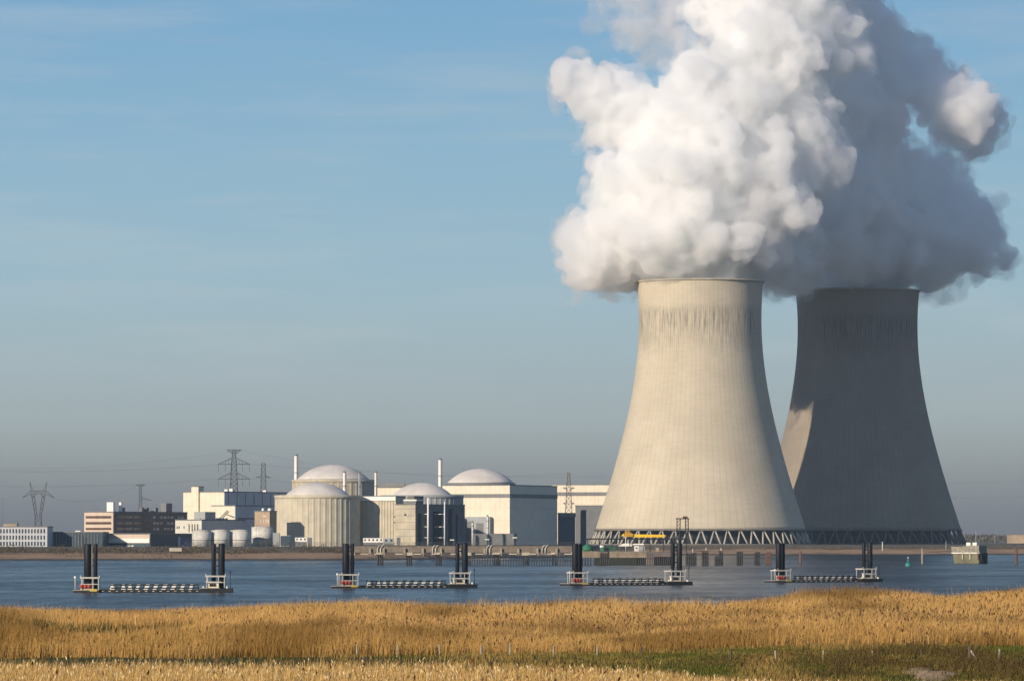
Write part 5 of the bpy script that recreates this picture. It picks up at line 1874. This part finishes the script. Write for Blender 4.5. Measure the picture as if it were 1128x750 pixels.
# ------------------------------------------------------------------ floating pontoons between pile pairs
def make_pontoon():
    """origin at the waterline in the middle; 28.3 m long"""
    t = thing('mooring_pontoon', '', 'pontoon')
    k_ = 0.1638
    X = lambda px: (px - 169.3) * k_
    H = lambda py: (652 - py) * k_
    # end floats
    MB().box(X(82.5), X(110), -2.2, 2.2, -0.4, H(650.0)).build('end_float', M_STEELD, t)
    MB().box(X(81.8), X(110.3), -2.3, 2.3, H(650.0) + 0.003, H(649.3)).build('float_deck', M_WOODW, t)
    MB().box(X(100.5), X(108.5), -2.36, -2.31, H(650.8), H(648.2)).build('yellow_fender', mat('dull_yellow_paint', (0.45, 0.33, 0.08), 0.7, 0.3, streak=0.5), t)
    MB().box(X(222), X(256.6), -2.2, 2.2, -0.4, H(647.6)).build('end_float', M_STEELD, t)
    MB().box(X(222), X(243), -2.28, 2.28, H(647.6) + 0.003, H(646.8)).build('float_deck', M_WOODW, t)
    # steel piles
    for x_, rr, yy, top in ((97.1, 0.66, 0.0, 599.6), (105.6, 0.36, 0.3, 599.4), (235.6, 0.40, 0.3, 599.4), (244.4, 0.58, 0.0, 599.0)):
        o = MB().lathe([(rr, -4), (rr, H(top)), (rr * 0.93, H(top) + 0.12)], 24, X(x_), yy).build('steel_pile', M_PILE, t)
    mb = MB()
    for x0, x1 in ((97.1, 105.6), (235.6, 244.4)):
        for py in (603.5, 623, 608):
            mb.box(X(x0), X(x1), 0.0, 0.25, H(py) - 0.12, H(py) + 0.12)
    mb.build('pile_brace', M_STEELD, t)
    MB().tube([(X(101.8), -0.1, H(648)), (X(101.8), -0.1, H(601))], 0.10, 6).build('pile_ladder', M_WOODW, t)
    # collar frames
    for xa, xb, ta in ((89.5, 111.2, 636.0), (227.0, 249.3, 634.3)):
        mb = MB()
        mb.box(X(xa), X(xb), -1.6, -1.35, H(ta) - 0.14, H(ta) + 0.14)
        mb.box(X(xa), X(xb), 1.35, 1.6, H(ta) - 0.14, H(ta) + 0.14)
        mb.box(X(xa), X(xa) + 0.25, -1.34, 1.34, H(ta) - 0.14, H(ta) + 0.14)
        mb.box(X(xb) - 0.25, X(xb), -1.34, 1.34, H(ta) - 0.14, H(ta) + 0.14)
        for x_ in (xa + 1.6, xb - 1.4, (xa * 0.35 + xb * 0.65)):
            for yy in (-1.6, 1.45):
                mb.box(X(x_) - 0.065, X(x_) + 0.065, yy, yy + 0.13, H(649.2 if xa < 150 else 646.7), H(ta) - 0.143)
        for x_ in (xa, xb - 0.9):
            mb.box(X(x_), X(x_) + 0.16, -1.62, -1.44, H(ta) + 0.143, H(ta) + 0.42)
        mb.box(X(xa + 0.5), X(xb - 0.6), -1.66, -1.61, H(643.0 if xa < 150 else 641.0) - 0.07, H(643.0 if xa < 150 else 641.0) + 0.07)
        mb.build('collar_frame', M_FRAME, t)
    # winch housing with red drums on one end, cabin on the other
    MB().box(X(89.6), X(104), -1.3, -0.9, H(649.2), H(642.6)).build('winch_housing', M_CONC, t)
    for x_ in (91.0, 95.4, 99.4):
        MB().tube([(X(x_ - 1.7), -1.45, H(645.4)), (X(x_ + 1.7), -1.45, H(645.4))], 0.34, 12).build('winch_drum', M_RED, t)
    MB().box(X(228.4), X(241.6), -1.35, -0.85, H(646.7), H(641.0)).build('cabin', mat('cream_paint', (0.66, 0.60, 0.46), 0.6, 0.15), t)
    MB().box(X(227.6), X(244.4), -1.46, -0.8, H(641.0) + 0.003, H(640.2)).build('cabin_roof', M_WHITE, t)
    mb = MB()
    for x_ in (232.4, 234.8, 237.2):
        mb.tube([(X(x_ - 0.9), -1.38, H(643.9)), (X(x_ + 0.9), -1.38, H(643.9))], 0.27, 10)
    mb.build('cabin_opening', M_STEELD, t)
    for x_, ya, yb in ((224, 646.6, 645.9), (250, 648, 646.0)):
        MB().box(X(x_), X(x_ + 1.4), -1.9, -1.5, H(647.5), H(645.4)).build('bollard', M_WHITE, t)
    # lights
    MB().tube([(X(84.2), -1.8, H(649.3)), (X(84.2), -1.8, H(634.2))], 0.055, 6).build('light_mast', M_WHITE, t)
    MB().lathe([(0.16, H(636.8)), (0.22, H(636.2)), (0.20, H(634.6)), (0.05, H(634.0))], 10, X(84.2), -1.8).build('mast_lamp', M_WHITE, t)
    MB().tube([(X(254.3), -1.2, H(647.6)), (X(254.3), -1.2, H(630.5))], 0.06, 6).build('light_mast', M_STEELD, t)
    MB().lathe([(0.12, H(631)), (0.17, H(630.5)), (0.12, H(629.2))], 10, X(254.3), -1.2).build('mast_lamp', M_STEELD, t)
    # low floating boom with dark rails and white slanting plates
    MB().box(X(110.4), X(222), -0.9, 0.9, -0.35, H(648.9)).build('boom_float', M_STEELD, t)
    for py in (644.0, 647.2):
        MB().box(X(123), X(219.5), -0.86, -0.76, H(py) - 0.09, H(py) + 0.09).build('boom_rail', M_STEELD, t)
        MB().box(X(123), X(219.5), 0.48, 0.62, H(py) - 0.10, H(py) + 0.14).build('boom_rail', M_STEELD, t)
    xs2 = [124.4, 136.6, 143.8, 152.6, 162.4, 172.0, 181.8, 191.8, 201.6, 211.0]
    for i, x_ in enumerate(xs2):
        w2 = 0.42 if i < 3 else random.uniform(0.42, 0.66)
        mb = MB()
        mb.prism([(X(x_) - w2, H(648.9)), (X(x_) + w2 * (1 if i < 3 else 0.3), H(648.9)), (X(x_) + (0.2 if i < 3 else w2), H(643.2)), (X(x_) - 0.12, H(643.2))], -0.74, -0.66)
        mb.build('boom_plate', M_WHITE, t)
    mb = MB()
    for k in range(20):
        x_ = 124 + k * 5.0
        mb.box(X(x_) - 0.06, X(x_) + 0.06, -0.66, -0.55, H(649.6), H(644.0))
    mb.build('boom_post', M_STEELD, t)
    mb = MB()
    for k in range(14):
        mb.box(X(112.5 + k * 8.0), X(112.5 + k * 8.0 + 2.6), -0.96, -0.903, H(650.9), H(650.3))
    mb.build('draught_mark', M_BLIND, t)
    return t


pt = make_pontoon()
spec = [(169.3, 652, 173.5, 'nearest black mooring pontoon with two pile pairs, below the brown offices'),
        (445.5, 647.2, 153.5, 'black mooring pontoon with pile pairs in front of the concrete pipe jetty'),
        (690, 644.2, 136.5, 'black mooring pontoon with pile pairs in front of the yellow crane and dock'),
        (907, 640.8, 122.5, 'farthest black mooring pontoon with pile pairs, below the gap between the towers')]
for i, (px_, yb, wpx, lab) in enumerate(spec):
    o = pt if i == 0 else copy_tree(pt)
    Y = CAMZ * F / (yb - 594)
    o.location = ((px_ - 564) * Y / F, Y, 0)
    cs = min(1.0, wpx * Y / F / (173.5 * 0.1638))
    o.rotation_euler = (0, 0, math.acos(cs) if cs < 1 else 0)
    o['label'] = lab
    o['group'] = 'mooring pontoons in the river'

# ------------------------------------------------------------------ render settings
sc.render.engine = 'CYCLES'
cy = sc.cycles
cy.use_denoising = True
try:
    cy.denoiser = 'OPENIMAGEDENOISE'
    cy.denoising_input_passes = 'RGB_ALBEDO_NORMAL'
except Exception:
    pass
cy.max_bounces = 24
cy.diffuse_bounces = 3
cy.glossy_bounces = 3
cy.transmission_bounces = 4
cy.transparent_max_bounces = 16
cy.volume_bounces = 20
cy.volume_step_rate = 0.2
cy.volume_max_steps = 128
cy.use_adaptive_sampling = True
cy.adaptive_threshold = 0.015
cy.sample_clamp_indirect = 6.0
cy.caustics_reflective = False
cy.caustics_refractive = False
vs = sc.view_settings
vs.view_transform = 'Standard'
vs.look = 'None'
vs.gamma = 1.0
vs.use_curve_mapping = False
vs.exposure = 0.25
